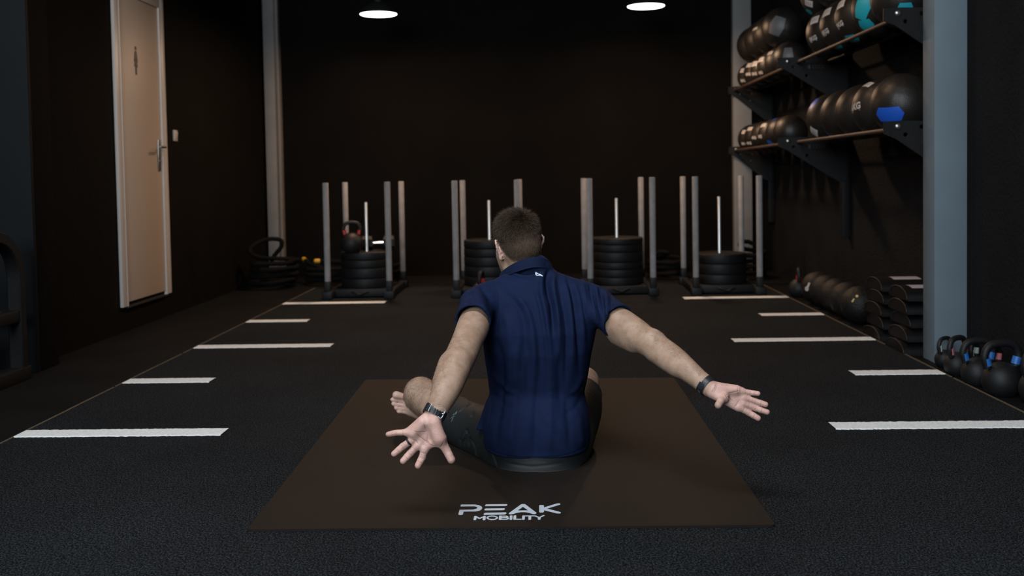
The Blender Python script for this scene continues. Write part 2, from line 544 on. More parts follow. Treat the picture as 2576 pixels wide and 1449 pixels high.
def ragged_strip(name, x0, x1, y0, y1, z, m, parent, step=0.008, amp=0.004, seed=0, slantl=0.0, slantr=0.0):
    r = random.Random(seed)
    bm = bmesh.new()
    n = max(2, int((x1 - x0) / step))
    rows = []
    for i in range(n + 1):
        x = x0 + (x1 - x0) * i / n
        a = y0 + r.uniform(-amp, amp)
        b_ = y1 + r.uniform(-amp, amp)
        rows.append([bm.verts.new((x, a, z - 0.001)), bm.verts.new((x, a + amp, z + 0.002)),
                     bm.verts.new((x, b_ - amp, z + 0.002)), bm.verts.new((x, b_, z - 0.001))])
    for p, q in zip(rows, rows[1:]):
        for k in range(3):
            bm.faces.new((p[k], q[k], q[k + 1], p[k + 1]))
    return link(name, bm_mesh(name, bm), m, parent)


SHORT, LONG = 0.435, 0.825
k = 0
for yy in (3.92, 4.955, 5.97, 7.04, 8.04):
    L_ = LONG if k % 2 == 0 else SHORT
    ragged_strip('distance_line', TL + 0.002, TL + L_, yy - 0.055, yy + 0.055, 0.0115, M_line, turf, seed=k)
    ragged_strip('distance_line', TR - L_, TR - 0.002, yy - 0.055, yy + 0.055, 0.0115, M_line, turf, seed=k + 20)
    k += 1
for sx in (TL, TR):
    bm = bmesh.new()
    y = 2.0
    r = random.Random(5)
    while y < TY1:
        l = r.uniform(0.1, 0.9)
        box_bm(bm, (sx + r.uniform(-0.001, 0.001), y + l / 2, 0.006), (0.009, l, 0.0125))
        y += l + r.uniform(0.0, 0.05)
    link('edge_seam', bm_mesh('s', bm), M_seam, turf)

# ------------------------------------------------------------------ exercise mat
mr = empty('exercise_mat', (0, 0, 0))
tag(mr, 'large dark taupe exercise mat with white lettering under the seated man', 'exercise mat')
MZ0, MZ1 = 0.0105, 0.0175
mc = [on_plane(620, 1332, MZ1), on_plane(1950, 1320, MZ1), on_plane(1695, 950, MZ1), on_plane(920, 955, MZ1)]
# a rectangle squared up from the four corners
w_ = 0.5 * ((mc[1] - mc[0]).length + (mc[2] - mc[3]).length)
bm = bmesh.new()
outer = []
for i in range(4):
    p, q, s = mc[i - 1], mc[i], mc[(i + 1) % 4]
    a = (p - q).normalized() * 0.012
    b_ = (s - q).normalized() * 0.012
    for t in (0, 0.33, 0.67, 1):
        outer.append((q + a * (1 - t) ** 2 + b_ * t ** 2))
plate_bm(bm, [(p.x, p.y) for p in outer], [], MZ1 - MZ0, Matrix.Translation((0, 0, (MZ0 + MZ1) / 2)))
link('mat_sheet', bm_mesh('mat', bm), M_yoga, mr)


def zp(x, y):
    p = on_plane(1120 + x / 8.05, 1240 + y / 8.05, MZ1 + 0.0004)
    return (p.x, p.y)


bm = bmesh.new()
LAYER = [0]


def TMn():
    LAYER[0] += 1
    return Matrix.Translation((0, 0, MZ1 + 0.0003 + LAYER[0] * 0.000012))


def lp(poly, holes=()):
    plate_bm(bm, [zp(*p) for p in poly], [[zp(*p) for p in h] for h in holes], 0.0006, TMn())


def ls(pts, w):
    for poly in stroke2([zp(*p) for p in pts], w):
        plate_bm(bm, poly, [], 0.0006, TMn())


def bar(x0, x1, y, h, sl):
    P = []
    for i in range(9):
        a = -PI / 2 + PI * i / 8
        P.append((x1 - h * 1.3 + h * 1.3 * math.cos(a) - sl * math.sin(a) * h, y[1] + h * math.sin(a)))
    for i in range(9):
        a = PI / 2 + PI * i / 8
        P.append((x0 + h * 1.3 + h * 1.3 * math.cos(a) - sl * math.sin(a) * h, y[0] + h * math.sin(a)))
    lp(P)


lp([(330, 235), (600, 235), (680, 248), (735, 275), (751, 300), (735, 335), (690, 360), (620, 372), (375, 375), (357, 435), (335, 443),
    (285, 443), (265, 432), (290, 342), (560, 338), (620, 325), (655, 300), (640, 280), (590, 268), (310, 272), (315, 245)])
bar(808, 1256, (248, 245), 17, .5)
bar(795, 1208, (333, 329), 18, .5)
bar(780, 1238, (423, 415), 20, .5)
lp([(1535, 232), (1560, 226), (1605, 226), (1628, 236), (1845, 400), (1845, 415), (1820, 428), (1765, 425), (1700, 400), (1620, 388), (1540, 388),
    (1450, 402), (1385, 425), (1320, 433), (1290, 425), (1288, 412)], [[(1577, 282), (1470, 356), (1680, 354)]])
lp([(1915, 248), (1985, 248), (2000, 258), (2000, 385), (1985, 394), (1915, 394), (1902, 385), (1902, 258)])
lp([(1985, 300), (2250, 218), (2300, 211), (2333, 222), (2325, 238), (2060, 318), (2330, 388), (2344, 404), (2325, 416), (2260, 412), (1985, 345)])
WS = 0.0040
ls([(600, 540), (614, 476)], WS); ls([(614, 476), (695, 518), (795, 476)], WS * .8); ls([(795, 476), (787, 541)], WS)
lp([(952 + 118 * math.cos(2 * PI * i / 28), 504 + 43 * math.sin(2 * PI * i / 28)) for i in range(28)], [[(952 + 78 * math.cos(2 * PI * i / 28), 504 + 27 * math.sin(2 * PI * i / 28)) for i in range(28)]])
ls([(1118, 470), (1112, 534)], WS)
ls([(1118, 470), (1230, 470), (1258, 478), (1258, 492), (1235, 500), (1118, 500), (1245, 500), (1270, 510), (1270, 525), (1245, 535), (1114, 535)], WS * .75)
ls([(1336, 468), (1331, 535)], WS); ls([(1413, 467), (1408, 534)], WS); ls([(1408, 534), (1535, 534)], WS * .75)
ls([(1588, 468), (1583, 535)], WS); ls([(1632, 468), (1800, 466)], WS * .75); ls([(1715, 468), (1712, 535)], WS)
ls([(1822, 467), (1905, 503), (1995, 459)], WS * .75); ls([(1905, 503), (1903, 534)], WS)
link('printed_lettering', bm_mesh('logo', bm), M_logo, mr)

# ------------------------------------------------------------------ pendant lamps
def pendant(x, y, z, label):
    t = empty('pendant_lamp', (x, y, z))
    tag(t, label, 'pendant lamp', 'pendant lamps before the back wall')
    lathe('lamp_shade', [(0.168, 0.0), (0.17, 0.008), (0.15, 0.045), (0.1, 0.085), (0.045, 0.105), (0.03, 0.16), (0, 0.162), (0, 0.155), (0.026, 0.153),
                         (0.04, 0.10), (0.095, 0.078), (0.145, 0.04), (0.163, 0.006)], M_lampblack, t)
    lathe('diffuser', [(0, 0.004), (0.162, 0.004), (0.163, 0.0), (0.155, -0.004), (0.0, -0.006)], M_glow, t)
    lathe('bulb', [(0, 0.0), (0.022, -0.004), (0.022, -0.009), (0.012, -0.014), (0, -0.016)], M_bulb, t, 24)
    tube('cord', [Vector((0, 0, 0.155)), Vector((0, 0, ZC - z))], 0.004, M_lampblack, t, seg=8)


pendant(-1.426, 9.0, 2.461, 'lit round pendant lamp hanging nearer the cream door')
pendant(0.943, 9.0, 2.479, 'lit round pendant lamp hanging nearer the ball shelves')

# ------------------------------------------------------------------ push sleds, plates
SL_W, SL_L = 0.512, 0.83


def make_sled():
    t = empty('push_sled')
    hw = SL_W / 2
    for sx in (-hw, hw):
        bm = bmesh.new()
        box_bm(bm, (sx, SL_L / 2, 0.035), (0.05, SL_L + 0.06, 0.055), 0.006)
        link('runner', bm_mesh('r', bm, True, 0.6), M_iron, t)
        for sy in (0.0, SL_L):
            bm = bmesh.new()
            box_bm(bm, (sx, sy, 0.034), (0.085, 0.10, 0.066), 0.008)
            box_bm(bm, (sx, sy, 0.105), (0.052, 0.052, 0.09), 0.006)
            link('pole_socket', bm_mesh('so', bm, True, 0.6), M_iron, t)
            tube('pole', [Vector((sx, sy, 0.13)), Vector((sx, sy, 0.962)), Vector((sx, sy, 0.965))], [0.0245, 0.0245, 0.021], M_pole, t, seg=20)
    box('cross_plate', (0, 0.42, 0.045), (SL_W - 0.06, 0.62, 0.03), M_iron, t, 0.004)
    box('front_board', (0, 0.09, 0.04), (SL_W - 0.07, 0.03, 0.062), M_iron, t, 0.005)
    bm = bmesh.new()
    tube_bm(bm, catmull([(-0.07, 0.07, 0.05), (-0.04, 0.05, 0.046), (0, 0.045, 0.03), (0.04, 0.05, 0.046), (0.07, 0.07, 0.05)], 5), 0.007, seg=8)
    link('tow_hook', bm_mesh('h', bm, True), M_iron, t)
    tube('weight_peg', [Vector((0, 0.43, 0.05)), Vector((0, 0.43, 0.785)), Vector((0, 0.43, 0.79))], [0.0125, 0.0125, 0.009], M_peg, t, seg=16)
    return t


SLEDS = [
    # x of the left front pole, y, rz, label, plates (thickness from the bottom)
    (-1.785, 8.29, 0.0, 'push sled farthest left, carrying plates with a kettlebell on top', [0.082, 0.088, 0.068, 0.064], 0.062),
    (-0.715, 8.27, 0.0, 'push sled partly behind the seated man and his head', [0.085, 0.085, 0.08, 0.07, 0.068], 0.062),
    (0.386, 8.24, 0.014, "push sled with the tallest plate stack, right of the man's head", [0.066, 0.066, 0.060, 0.084, 0.062, 0.053], 0.062),
    (1.240, 8.21, -0.02, 'push sled farthest right, by the ball shelves, three plates on it', [0.082, 0.088, 0.08], 0.062),
]
PLATE_PLACE = [['plate stack under the kettlebell'], ["plate stack behind the man's left shoulder"], ['tallest plate stack'], ['low three-plate stack']]
ORD = {4: ['bottom', 'second from the bottom', 'third from the bottom', 'topmost'],
       5: ['bottom', 'second from the bottom', 'middle', 'fourth from the bottom', 'topmost'],
       6: ['bottom', 'second from the bottom', 'third from the bottom', 'fourth from the bottom', 'fifth from the bottom', 'topmost'],
       3: ['bottom', 'middle', 'topmost']}
proto = make_sled()
peg_pos = []


def plate_mesh(th, r=0.222):
    c = 0.006
    pr = [(0.026, 0.002), (0.085, 0.002), (0.09, 0.0045), (0.135, 0.006), (0.175, 0.0045), (0.18, 0.001), (r - c * 1.5, 0.0), (r - 0.002, c * 0.6), (r, c * 1.4),
          (r, th - c * 1.4), (r - 0.002, th - c * 0.6), (r - c * 1.5, th), (0.18, th - 0.001), (0.175, th - 0.0045), (0.135, th - 0.006), (0.09, th - 0.0045),
          (0.085, th - 0.002), (0.026, th - 0.002), (0.026, 0.002)]
    bm = bmesh.new()
    lathe_bm(bm, pr, 72)
    bmesh.ops.remove_doubles(bm, verts=bm.verts, dist=1e-5)
    return bm_mesh('plate', bm, True, 0.6)


for i, (x, y, rz, lab, ths, z0) in enumerate(SLEDS):
    s = proto if i == 0 else copy_tree(proto)
    M = Matrix.Rotation(rz, 3, 'Z')
    off = M @ Vector((SL_W / 2, 0, 0))
    s.location = (x + off.x, y + off.y, 0.010)
    s.rotation_euler = (0, 0, rz)
    tag(s, lab, 'push sled', 'push sleds along the back wall')
    c = s.location + M @ Vector((0, 0.43, 0))
    peg_pos.append(c)
    z = z0 + 0.010
    for k, th in enumerate(ths):
        me = plate_mesh(th)
        p = link('bumper_plate', me, M_plate, None, (c.x, c.y, z))
        tag(p, 'black bumper plate, %s of the %s' % (ORD[len(ths)][k], PLATE_PLACE[i][0]), 'weight plate', 'bumper plates on the push sleds')
        hub = lathe('steel_hub', [(0.0262, 0.003), (0.0262, th - 0.003), (0.034, th - 0.001), (0.034, 0.001), (0.0262, 0.003)], M_iron, p, 24)
        z += th + 0.0005
    if i == 0: top1 = z
    if i == 3: top4 = z


# ------------------------------------------------------------------ kettlebells
def kettlebell(loc, R, rz, band, label, group, hscale=1.0, hr=0.017):
    t = empty('kettlebell', loc, rz)
    tag(t, label, 'kettlebell', group)
    pr = [(0, 0.0)] + [(R * 0.62, 0.0)]
    a0 = math.acos(0.62) + 0.02
    n = 16
    for i in range(n + 1):
        a = -a0 + (PI / 2 + a0) * i / n
        pr.append((R * math.cos(a) if i < n else 0, R * math.sin(a) + R * math.sin(a0)))
    pr = [(max(r, 0), max(z, 0)) for r, z in pr]
    lathe('bell_body', pr, M_kb, t, 40)
    zc = R * math.sin(a0)
    w = R * 0.62 * hscale
    top = zc + R + R * 0.62 * (hscale * .45 + .55) + 0.022
    zr = zc + R * 0.72
    pts = [(-w * 1.0, 0, zr), (-w * 1.22, 0, zr + (top - zr) * 0.45), (-w * 0.98, 0, zr + (top - zr) * 0.85), (-w * 0.45, 0, top), (w * 0.45, 0, top),
           (w * 0.98, 0, zr + (top - zr) * 0.85), (w * 1.22, 0, zr + (top - zr) * 0.45), (w * 1.0, 0, zr)]
    cp = catmull(pts, 6)
    tube('handle', cp, hr, M_kb, t, seg=16)
    if band:
        for s in (-1, 1):
            a, b_ = Vector((s * w * 1.0, 0, zr + 0.010)), Vector((s * w * 1.14, 0, zr + 0.034 + R * .1))
            tube('colour_band', [a, a.lerp(b_, .5), b_], hr * 1.12, band, t, seg=16)
    return t


G1 = 'kettlebells in the right front corner'
kettlebell((-1.63, 8.58, top1), 0.096, 0.1, M_red, 'black kettlebell with red bands standing on top of the plates of the left sled', 'kettlebells among the sleds', 1.0, 0.016)
kettlebell((-0.497, 8.05, 0.0105), 0.085, 1.4, M_red, "black kettlebell with red bands and shiny handle just behind the man's left shoulder", 'kettlebells among the sleds')
kettlebell((2.045, 8.12, 0.0), 0.082, 1.35, M_red, 'black kettlebell with red bands at the far end of the slam ball row', 'kettlebells among the sleds')
KB = [
    ((2.022, 5.13), 0.050, 0.6, M_mint, 'smallest kettlebell with white bands, at the foot of the grey column', 0.0105),
    ((2.0, 4.92), 0.064, 0.6, M_pink, 'kettlebell with pink bands in the front row beside the smallest one', 0.0135),
    ((1.995, 4.68), 0.074, 0.15, M_blue, 'blue-banded kettlebell between the pink-banded one and the largest round one', 0.0155),
    ((2.01, 4.475), 0.083, 0.2, M_blue, 'largest fully visible blue-banded kettlebell, nearest the turf seam', 0.017),
    ((2.09, 4.30), 0.082, 0.4, M_blue, 'blue-banded kettlebell cut off by the right edge of the picture', 0.017),
    ((2.12, 5.02), 0.048, 0.9, M_mint, 'kettlebell with white bands in the back row against the wall', 0.0105),
    ((2.113, 4.785), 0.056, 0.7, M_pink, 'kettlebell with pink bands in the back row against the wall', 0.0125),
]
for (x, y), R, rz, b_, lab, hr in KB:
    kettlebell((x, y, 0), R, rz, b_, lab, G1, 1.32, hr)

# dumbbell on the left stack
t = empty('dumbbell', (-1.45, 8.855, top1), 0.08)
tag(t, 'black hex dumbbell with chrome handle lying on the left plate stack', 'dumbbell')
for s in (-1, 1):
    bm = bmesh.new()
    hexr = 0.062
    P = [(hexr * math.cos(PI / 6 + PI / 3 * i), hexr * math.sin(PI / 6 + PI / 3 * i)) for i in range(6)]
    plate_bm(bm, P, [], 0.085, Matrix.Translation((s * 0.095, 0, 0.062)) @ Matrix.Rotation(PI / 2, 4, 'Y') @ Matrix.Rotation(PI / 2 + PI/6*0, 4, 'Z'))
    bmesh.ops.bevel(bm, geom=list(bm.edges), offset=0.006, segments=2, affect='EDGES')
    for v in bm.verts: v.co.z = max(v.co.z, 0.0)
    link('hex_head', bm_mesh('hx', bm, True, 0.5), M_plate, t)
tube('chrome_grip', catmull([(-0.055, 0, 0.062), (-0.02, 0, 0.062), (0.02, 0, 0.062), (0.055, 0, 0.062)], 4), 0.015, M_chrome, t)


# ------------------------------------------------------------------ ropes
def rope(name, pts, label, cat='rope', caps=(), r=0.02, group=None, handle=None):
    t = empty(name, (pts[0][0], pts[0][1], 0))
    base = Vector((pts[0][0], pts[0][1], 0))
    P = [p - base for p in catmull(pts, 10)]
    tube('rope_strand', P, r, M_rope, t, seg=12, strand=0.12, lay=70)
    for e in caps:
        a = P[0] if e == 0 else P[-1]
        b_ = P[1] if e == 0 else P[-2]
        d = (a - b_).normalized()
        tube('end_cap', [a - d * 0.01, a + d * 0.03, a + d * 0.045], [r * 1.15, r * 1.15, r * 0.7], M_yellow, t, seg=14)
    tag(t, label, cat, group)
    return t


def coil(cx, cy, rx, ry, turns, z0, dz, seed, n=9, wob=0.12):
    r = random.Random(seed)
    out = []
    for i in range(int(turns * n) + 1):
        a = 2 * PI * i / n
        q = 1 + r.uniform(-wob, wob)
        out.append((cx + rx * q * math.cos(a), cy + ry * q * math.sin(a), z0 + dz * i / n + r.uniform(0, 0.012)))
    return out


p = coil(-2.52, 9.35, 0.20, 0.24, 4.2, 0.022, 0.055, 3)
p += [(-2.62, 9.2, 0.30), (-2.70, 9.22, 0.37), (-2.64, 9.3, 0.43), (-2.55, 9.38, 0.455), (-2.46, 9.4, 0.44), (-2.455, 9.4, 0.38), (-2.52, 9.4, 0.30), (-2.55, 9.4, 0.24)]
rope('battle_rope', p, 'thick black rope coiled high in the back left corner with one loop standing up', group='battle ropes on the floor')
p = [(-2.33, 9.95, 0.265), (-2.42, 9.8, 0.22), (-2.48, 9.6, 0.12)]
p = p[::-1] + []
p = [(-2.31, 9.72, 0.225), (-2.24, 9.64, 0.19), (-2.14, 9.56, 0.17)] + coil(-2.07, 9.62, 0.20, 0.22, 3.1, 0.022, 0.045, 8)
rope('battle_rope', p, 'black rope heap with a yellow end cap just right of the standing loop', caps=(0,), group='battle ropes on the floor')
p = [(-2.155, 9.62, 0.222), (-2.05, 9.66, 0.215), (-1.85, 9.7, 0.19), (-1.7,9.7,.17)] + coil(-1.58, 9.72, 0.2, 0.2, 3.0, 0.022, 0.048, 12)
rope('battle_rope', p, 'black rope heap with a yellow end cap beside the left sled pole', caps=(0,), group='battle ropes on the floor')
p = coil(1.20, 9.75, 0.17, 0.22, 3.4, 0.022, 0.05, 21) + [(1.2, 9.7, 0.24), (1.12, 9.73, 0.25), (1.04, 9.75, 0.2)]
rope('battle_rope', p, 'black rope coil on the floor between the two right sleds', group='battle ropes on the floor')
p = coil(1.93, 9.62, 0.17, 0.2, 4.0, 0.022, 0.055, 33) + [(1.88, 9.45, 0.29), (1.83, 9.40, 0.345), (1.90, 9.40, 0.36), (1.99, 9.42, 0.31), (2.02, 9.45, 0.22), (2.03, 9.5, 0.1)]
rope('battle_rope', p, 'black rope coil behind the right sled at the foot of the back right column', group='battle ropes on the floor')

# ------------------------------------------------------------------ arched rack at the left edge
t = empty('arched_rack', (-2.72, 4.44, 0))
tag(t, 'black arched steel frame standing against the dark pillar at the left edge', 'frame')


def arch_pts(x, y0, y1, ztop, r):
    pts = [Vector((x, y1, 0.06))] + [Vector((x, y1, z)) for z in (0.2, 0.35, ztop - r)]
    n = 12
    yc = (y1 - r)
    pts += [Vector((x, yc + r * math.cos(a), ztop - r + r * math.sin(a))) for a in [PI / 2 * i / n for i in range(1, n + 1)]]
    yc2 = y0 + r
    pts += [Vector((x, yc2 + r * math.cos(a), ztop - r + r * math.sin(a))) for a in [PI / 2 + PI / 2 * i / n for i in range(0, n + 1)]]
    pts += [Vector((x, y0, 0.2)), Vector((x, y0, 0.06))]
    return pts


SEC = [(0.035 * sx, 0.03 * sy) for sx, sy in ((1, .8), (.8, 1), (-.8, 1), (-1, .8), (-1, -.8), (-.8, -1), (.8, -1), (1, -.8))]
for xx, nm in ((0.03, 'side_arch'), (-0.40, 'side_arch')):
    bm = bmesh.new()
    tube_bm(bm, arch_pts(xx, -0.85, 0.62, 0.745, 0.22), 0.03, seg=8, section=SEC)
    link(nm, bm_mesh('a', bm, True, 0.5), M_iron, t)
    box('floor_skid', (xx, -0.115, 0.035), (0.075, 1.58, 0.07), M_iron, t, 0.006)
    box('middle_bar', (xx, -0.115, 0.335), (0.06, 1.42, 0.06), M_iron, t, 0.005)
for yy, zz in ((0.60, 0.03), (-0.80, 0.03), (0.60, 0.335), (-0.85, 0.335)):
    box('cross_bar', (-0.185, yy, zz), (0.40, 0.05, 0.05), M_iron, t, 0.005)
tube('brace', [Vector((-0.185, 0.55, 0.05)), Vector((-0.185, 0.30, 0.33))], 0.025, M_iron, t, seg=12)

# ------------------------------------------------------------------ wall rack with two shelves
RX_, RB_ = 1.93, 2.15
PLY = (5.45, 7.69, 10.17)
rk = empty('ball_rack', (XR, 7.7, 0))
tag(rk, 'black steel wall rack with two long ball shelves along the right wall', 'rack')


def rl(x, y, z): return (x - XR, y - 7.7, z)


for yy in PLY:
    box('upright', rl(2.295, yy + 0.03, 1.45), (0.06, 0.06, 1.9), M_iron, rk, 0.004)
    for zz in (1.223, 1.82):
        bm = bmesh.new()
        tip = 1.82 if yy < 6 else (1.783 if yy < 8 else 1.87)
        P = [(tip - XR, zz + 0.035), (tip - XR + 0.09, zz + 0.038), (-0.03, zz + 0.03), (-0.03, zz - 0.30), (-0.10, zz - 0.30), (tip - XR + 0.06, zz - 0.055), (tip - XR, zz - 0.03)]
        holes = [circle2(tip - XR + 0.115, zz - 0.035, 0.012, 14), circle2(tip - XR + 0.20, zz + 0.005, 0.012, 14), circle2(tip - XR + 0.215, zz - 0.10, 0.012, 14)]
        plate_bm(bm, P, holes, 0.008, Matrix.Translation((0, yy - 7.7 - 0.012, 0)) @ Matrix.Rotation(PI / 2, 4, 'X'))
        g = link('bracket', bm_mesh('b', bm), M_iron, rk)
        bm = bmesh.new()
        box_bm(bm, (tip - XR + 0.235, yy - 7.7 - 0.0175, zz - 0.035), (0.018, 0.002, 0.028))
        for q in range(4):
            box_bm(bm, (tip - XR + 0.262 + q * 0.024, yy - 7.7 - 0.0175, zz - 0.035), (0.004, 0.002, 0.024))
            box_bm(bm, (tip - XR + 0.269 + q * 0.024, yy - 7.7 - 0.0175, zz - 0.025), (0.014, 0.002, 0.004))
            box_bm(bm, (tip - XR + 0.269 + q * 0.024, yy - 7.7 - 0.0175, zz - 0.045), (0.014, 0.002, 0.004))
        link('stamped_mark', bm_mesh('m', bm), mat('dull_bracket_print', (0.04, 0.04, 0.045), 0.5), g)
        lathe('bolt_head', [(0, 0.0), (0.016, 0.0), (0.016, 0.006), (0.01, 0.011), (0, 0.012)], M_steel, g, 16,
              Matrix.Translation((tip - XR + 0.075, yy - 7.7 - 0.016, zz + 0.008)) @ Matrix.Rotation(PI / 2, 4, 'X'))
for zz in (1.223, 1.82):
    for xx in (RX_, RB_):
        for y0, y1 in ((PLY[0], PLY[1]), (PLY[1], PLY[2])):
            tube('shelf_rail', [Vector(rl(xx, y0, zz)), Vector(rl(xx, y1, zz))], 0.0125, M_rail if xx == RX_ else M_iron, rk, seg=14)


# ------------------------------------------------------------------ balls
def sph_patch(bm, C_, R, d, up, poly=None, grid=None, eps=0.0012):
    """map a flat 2-D patch (metres) onto the sphere around C_, centred on direction d"""
    d = Vector(d).normalized()
    up = Vector(up)
    u = (up - d * up.dot(d)).normalized()
    r_ = u.cross(d).normalized()

    def mp(x, y):
        q = math.hypot(x, y)
        if q < 1e-9: return C_ + d * (R + eps)
        a = q / R
        return C_ + (d * math.cos(a) + (r_ * x + u * y) / q * math.sin(a)) * (R + eps)
    if grid:
        (x0, x1, y0, y1), n, m, taper = grid
        V = [[bm.verts.new(mp((x0 + (x1 - x0) * i / n) * (1 - taper * abs((y0 + (y1 - y0) * j / m)) / max(abs(y0), abs(y1))), y0 + (y1 - y0) * j / m)) for i in range(n + 1)] for j in range(m + 1)]
        for j in range(m):
            for i in range(n):
                bm.faces.new((V[j][i], V[j][i + 1], V[j + 1][i + 1], V[j + 1][i]))
    if poly:
        for P in poly:
            vs = [bm.verts.new(mp(x, y)) for x, y in P]
            bm.faces.new(vs)


TEXTCACHE = {}


def text2(s, size):
    key = (s, size)
    if key not in TEXTCACHE:
        cu = bpy.data.curves.new('t', 'FONT')
        cu.body = s
        cu.size = size
        cu.align_x = 'CENTER'
        cu.align_y = 'CENTER'
        cu.offset = 0.0018
        cu.resolution_u = 3
        ob = bpy.data.objects.new('t', cu)
        me = ob.to_mesh()
        polys = [[(me.vertices[i].co.x, me.vertices[i].co.y) for i in p.vertices] for p in me.polygons]
        ob.to_mesh_clear()
        bpy.data.objects.remove(ob)
        bpy.data.curves.remove(cu)
        TEXTCACHE[key] = polys
    return TEXTCACHE[key]


BALLS = {}


def sphere_me(R, seams=True):
    key = R
    if key not in BALLS:
        bm = bmesh.new()
        bmesh.ops.create_uvsphere(bm, u_segments=64, v_segments=36, radius=R)
        for v in bm.verts:
            n = v.co.normalized()
            a = math.atan2(n.y, n.x)
            q = 1.0
            if seams:
                s = abs(((a / (2 * PI) * 8) % 1) - 0.5) * 2       # 1 at a seam
                s2 = abs(n.z)
                if s > 0.96 and s2 < 0.9: q -= 0.012
                if abs(s2 - 0.62) < 0.03: q -= 0.010
            v.co = n * R * q
        BALLS[key] = bm_mesh('ball', bm, True)
    return BALLS[key]


def ball(loc, R, label, group, m=None, panels=(), text=None, badge=None, rot=(0, 0, 0), name='wall_ball', cat='wall ball'):
    """panels: (direction, w, h, material); text: (string, direction, up, size)"""
    C0 = Vector(loc)
    t = empty(name, loc)
    tag(t, label, cat, group)
    link('ball_skin', sphere_me(R), m or M_ball, t, rot=rot)
    Z = Vector((0, 0, 0))
    for d, w_, h_, pm, up in panels:
        bm = bmesh.new()
        sph_patch(bm, Z, R, d, up, grid=((-w_ / 2, w_ / 2, -h_ / 2, h_ / 2), 14, 14, 0.28), eps=0.0008)
        link('colour_panel', bm_mesh('p', bm, True), pm, t)
    if text:
        for s, d, up, size in text:
            bm = bmesh.new()
            sph_patch(bm, Z, R, d, up, poly=text2(s, size))
            sph_patch(bm, Z, R, d, up, poly=[[(-size * 0.8, -size * 0.50), (size * 0.8, -size * 0.50), (size * 0.8, -size * 0.42), (-size * 0.8, -size * 0.42)]])
            link('weight_lettering', bm_mesh('t', bm), M_label, t)
    if badge:
        d, up, bw, bh = badge
        bm = bmesh.new()
        sph_patch(bm, Z, R, d, up, grid=((-bw / 2, bw / 2, -bh / 2, bh / 2), 6, 4, 0.0), eps=0.001)
        link('badge', bm_mesh('b', bm), M_label, t)
        bm = bmesh.new()
        for q in range(3):
            x = -bw * 0.25 + q * bw * 0.25
            sph_patch(bm, Z, R, d, up, poly=[[(x - bw * .08, -bh * .22), (x - bw * .03, -bh * .22), (x + bw * .06, bh * .22), (x + bw * .01, bh * .22)]], eps=0.0016)
        link('badge_print', bm_mesh('b', bm), M_sign, t)
    return t


BX = (RX_ + RB_) / 2


def dz(R): return math.sqrt((R + 0.0125) ** 2 - ((RB_ - RX_) / 2) ** 2)


R1, R2 = 0.172, 0.138
UPZ = (0, 0, 1)
zl, zu = 1.223, 1.82
# lower shelf, near bay
GL = 'wall balls on the lower shelf'
GU = 'wall balls on the upper shelf'
near_y = [5.78, 6.126, 6.472, 6.818, 7.164]
cfg = [
    dict(label='large black ball with a broad blue panel, nearest on the lower shelf', panels=[((-0.80, -0.78, -0.46), 0.17, 0.085, M_pblue, UPZ)], m=M_ball2),
    dict(label='black ball with white 6KG lettering, next behind the blue panel ball', text=[('6KG', (-0.98, -0.20, 0.05), (0.25, 0.2, 1), 0.055)], badge=((-0.55, -0.10, 0.85), (0.5, 0, 1), 0.11, 0.045)),
    dict(label='plain black ball in the middle of the near lower shelf bay'),
    dict(label='plain brown-black ball fourth along the near lower shelf bay', panels=[((-0.9, 0.35, -0.95), 0.09, 0.06, M_pblue, UPZ)]),
    dict(label='black ball with a blue top patch and a pale label low down, lower shelf', panels=[((-0.80, -0.10, 0.62), 0.09, 0.085, M_pblue, (0.3, 0, 1))], badge=((-0.88, -0.25, -0.62), (0.9, 0.6, 1), 0.07, 0.07)),
]
for yy, c in zip(near_y, cfg):
    ball((BX, yy, zl + dz(R1)), R1, c['label'], GL, c.get('m'), c.get('panels', ()), c.get('text'), c.get('badge'), rot=(0.3, 0.2, yy))
far_y = [8.34, 8.64, 8.94, 9.24, 9.54, 9.84]
cfg = [
    dict(label='mid-sized black ball with a small blue base patch, first beyond the middle bracket', panels=[((-0.55, -0.75, -0.75), 0.07, 0.05, M_pblue, UPZ)]),
    dict(label='black ball with a blue square low on its side, lower shelf far bay', panels=[((-0.97, -0.2, -0.75), 0.085, 0.06, M_pblue, UPZ), ((-0.5, 0.0, 0.9), 0.06, 0.04, M_pblue, UPZ)]),
    dict(label='small black ball with one tiny white mark, third in the far lower bay', text=[('5KG', (-0.97, -0.3, -0.1), UPZ, 0.034)], badge=((-0.75, -0.3, 0.65), (0.5, 0.3, 1), 0.07, 0.04)),
    dict(label='small black ball with white weight mark, fourth in the far lower bay', text=[('4KG', (-0.97, -0.45, -0.1), UPZ, 0.034)]),
    dict(label='small black ball with two white labels, fifth in the far lower bay', text=[('4KG', (-0.9, -0.55, -0.45), UPZ, 0.034)], badge=((-0.7, -0.4, 0.6), (0.5, 0.3, 1), 0.06, 0.04)),
    dict(label='last small black ball at the dark end of the lower shelf', text=[('3KG', (-0.8, -0.7, -0.4), UPZ, 0.034)], badge=((-0.65, -0.55, 0.45), (0.5, 0.3, 1), 0.06, 0.04)),
]
for yy, c in zip(far_y, cfg):
    ball((BX, yy, zl + dz(R2)), R2, c['label'], GL, c.get('m'), c.get('panels', ()), c.get('text'), c.get('badge'), rot=(0.3, 0.2, yy))
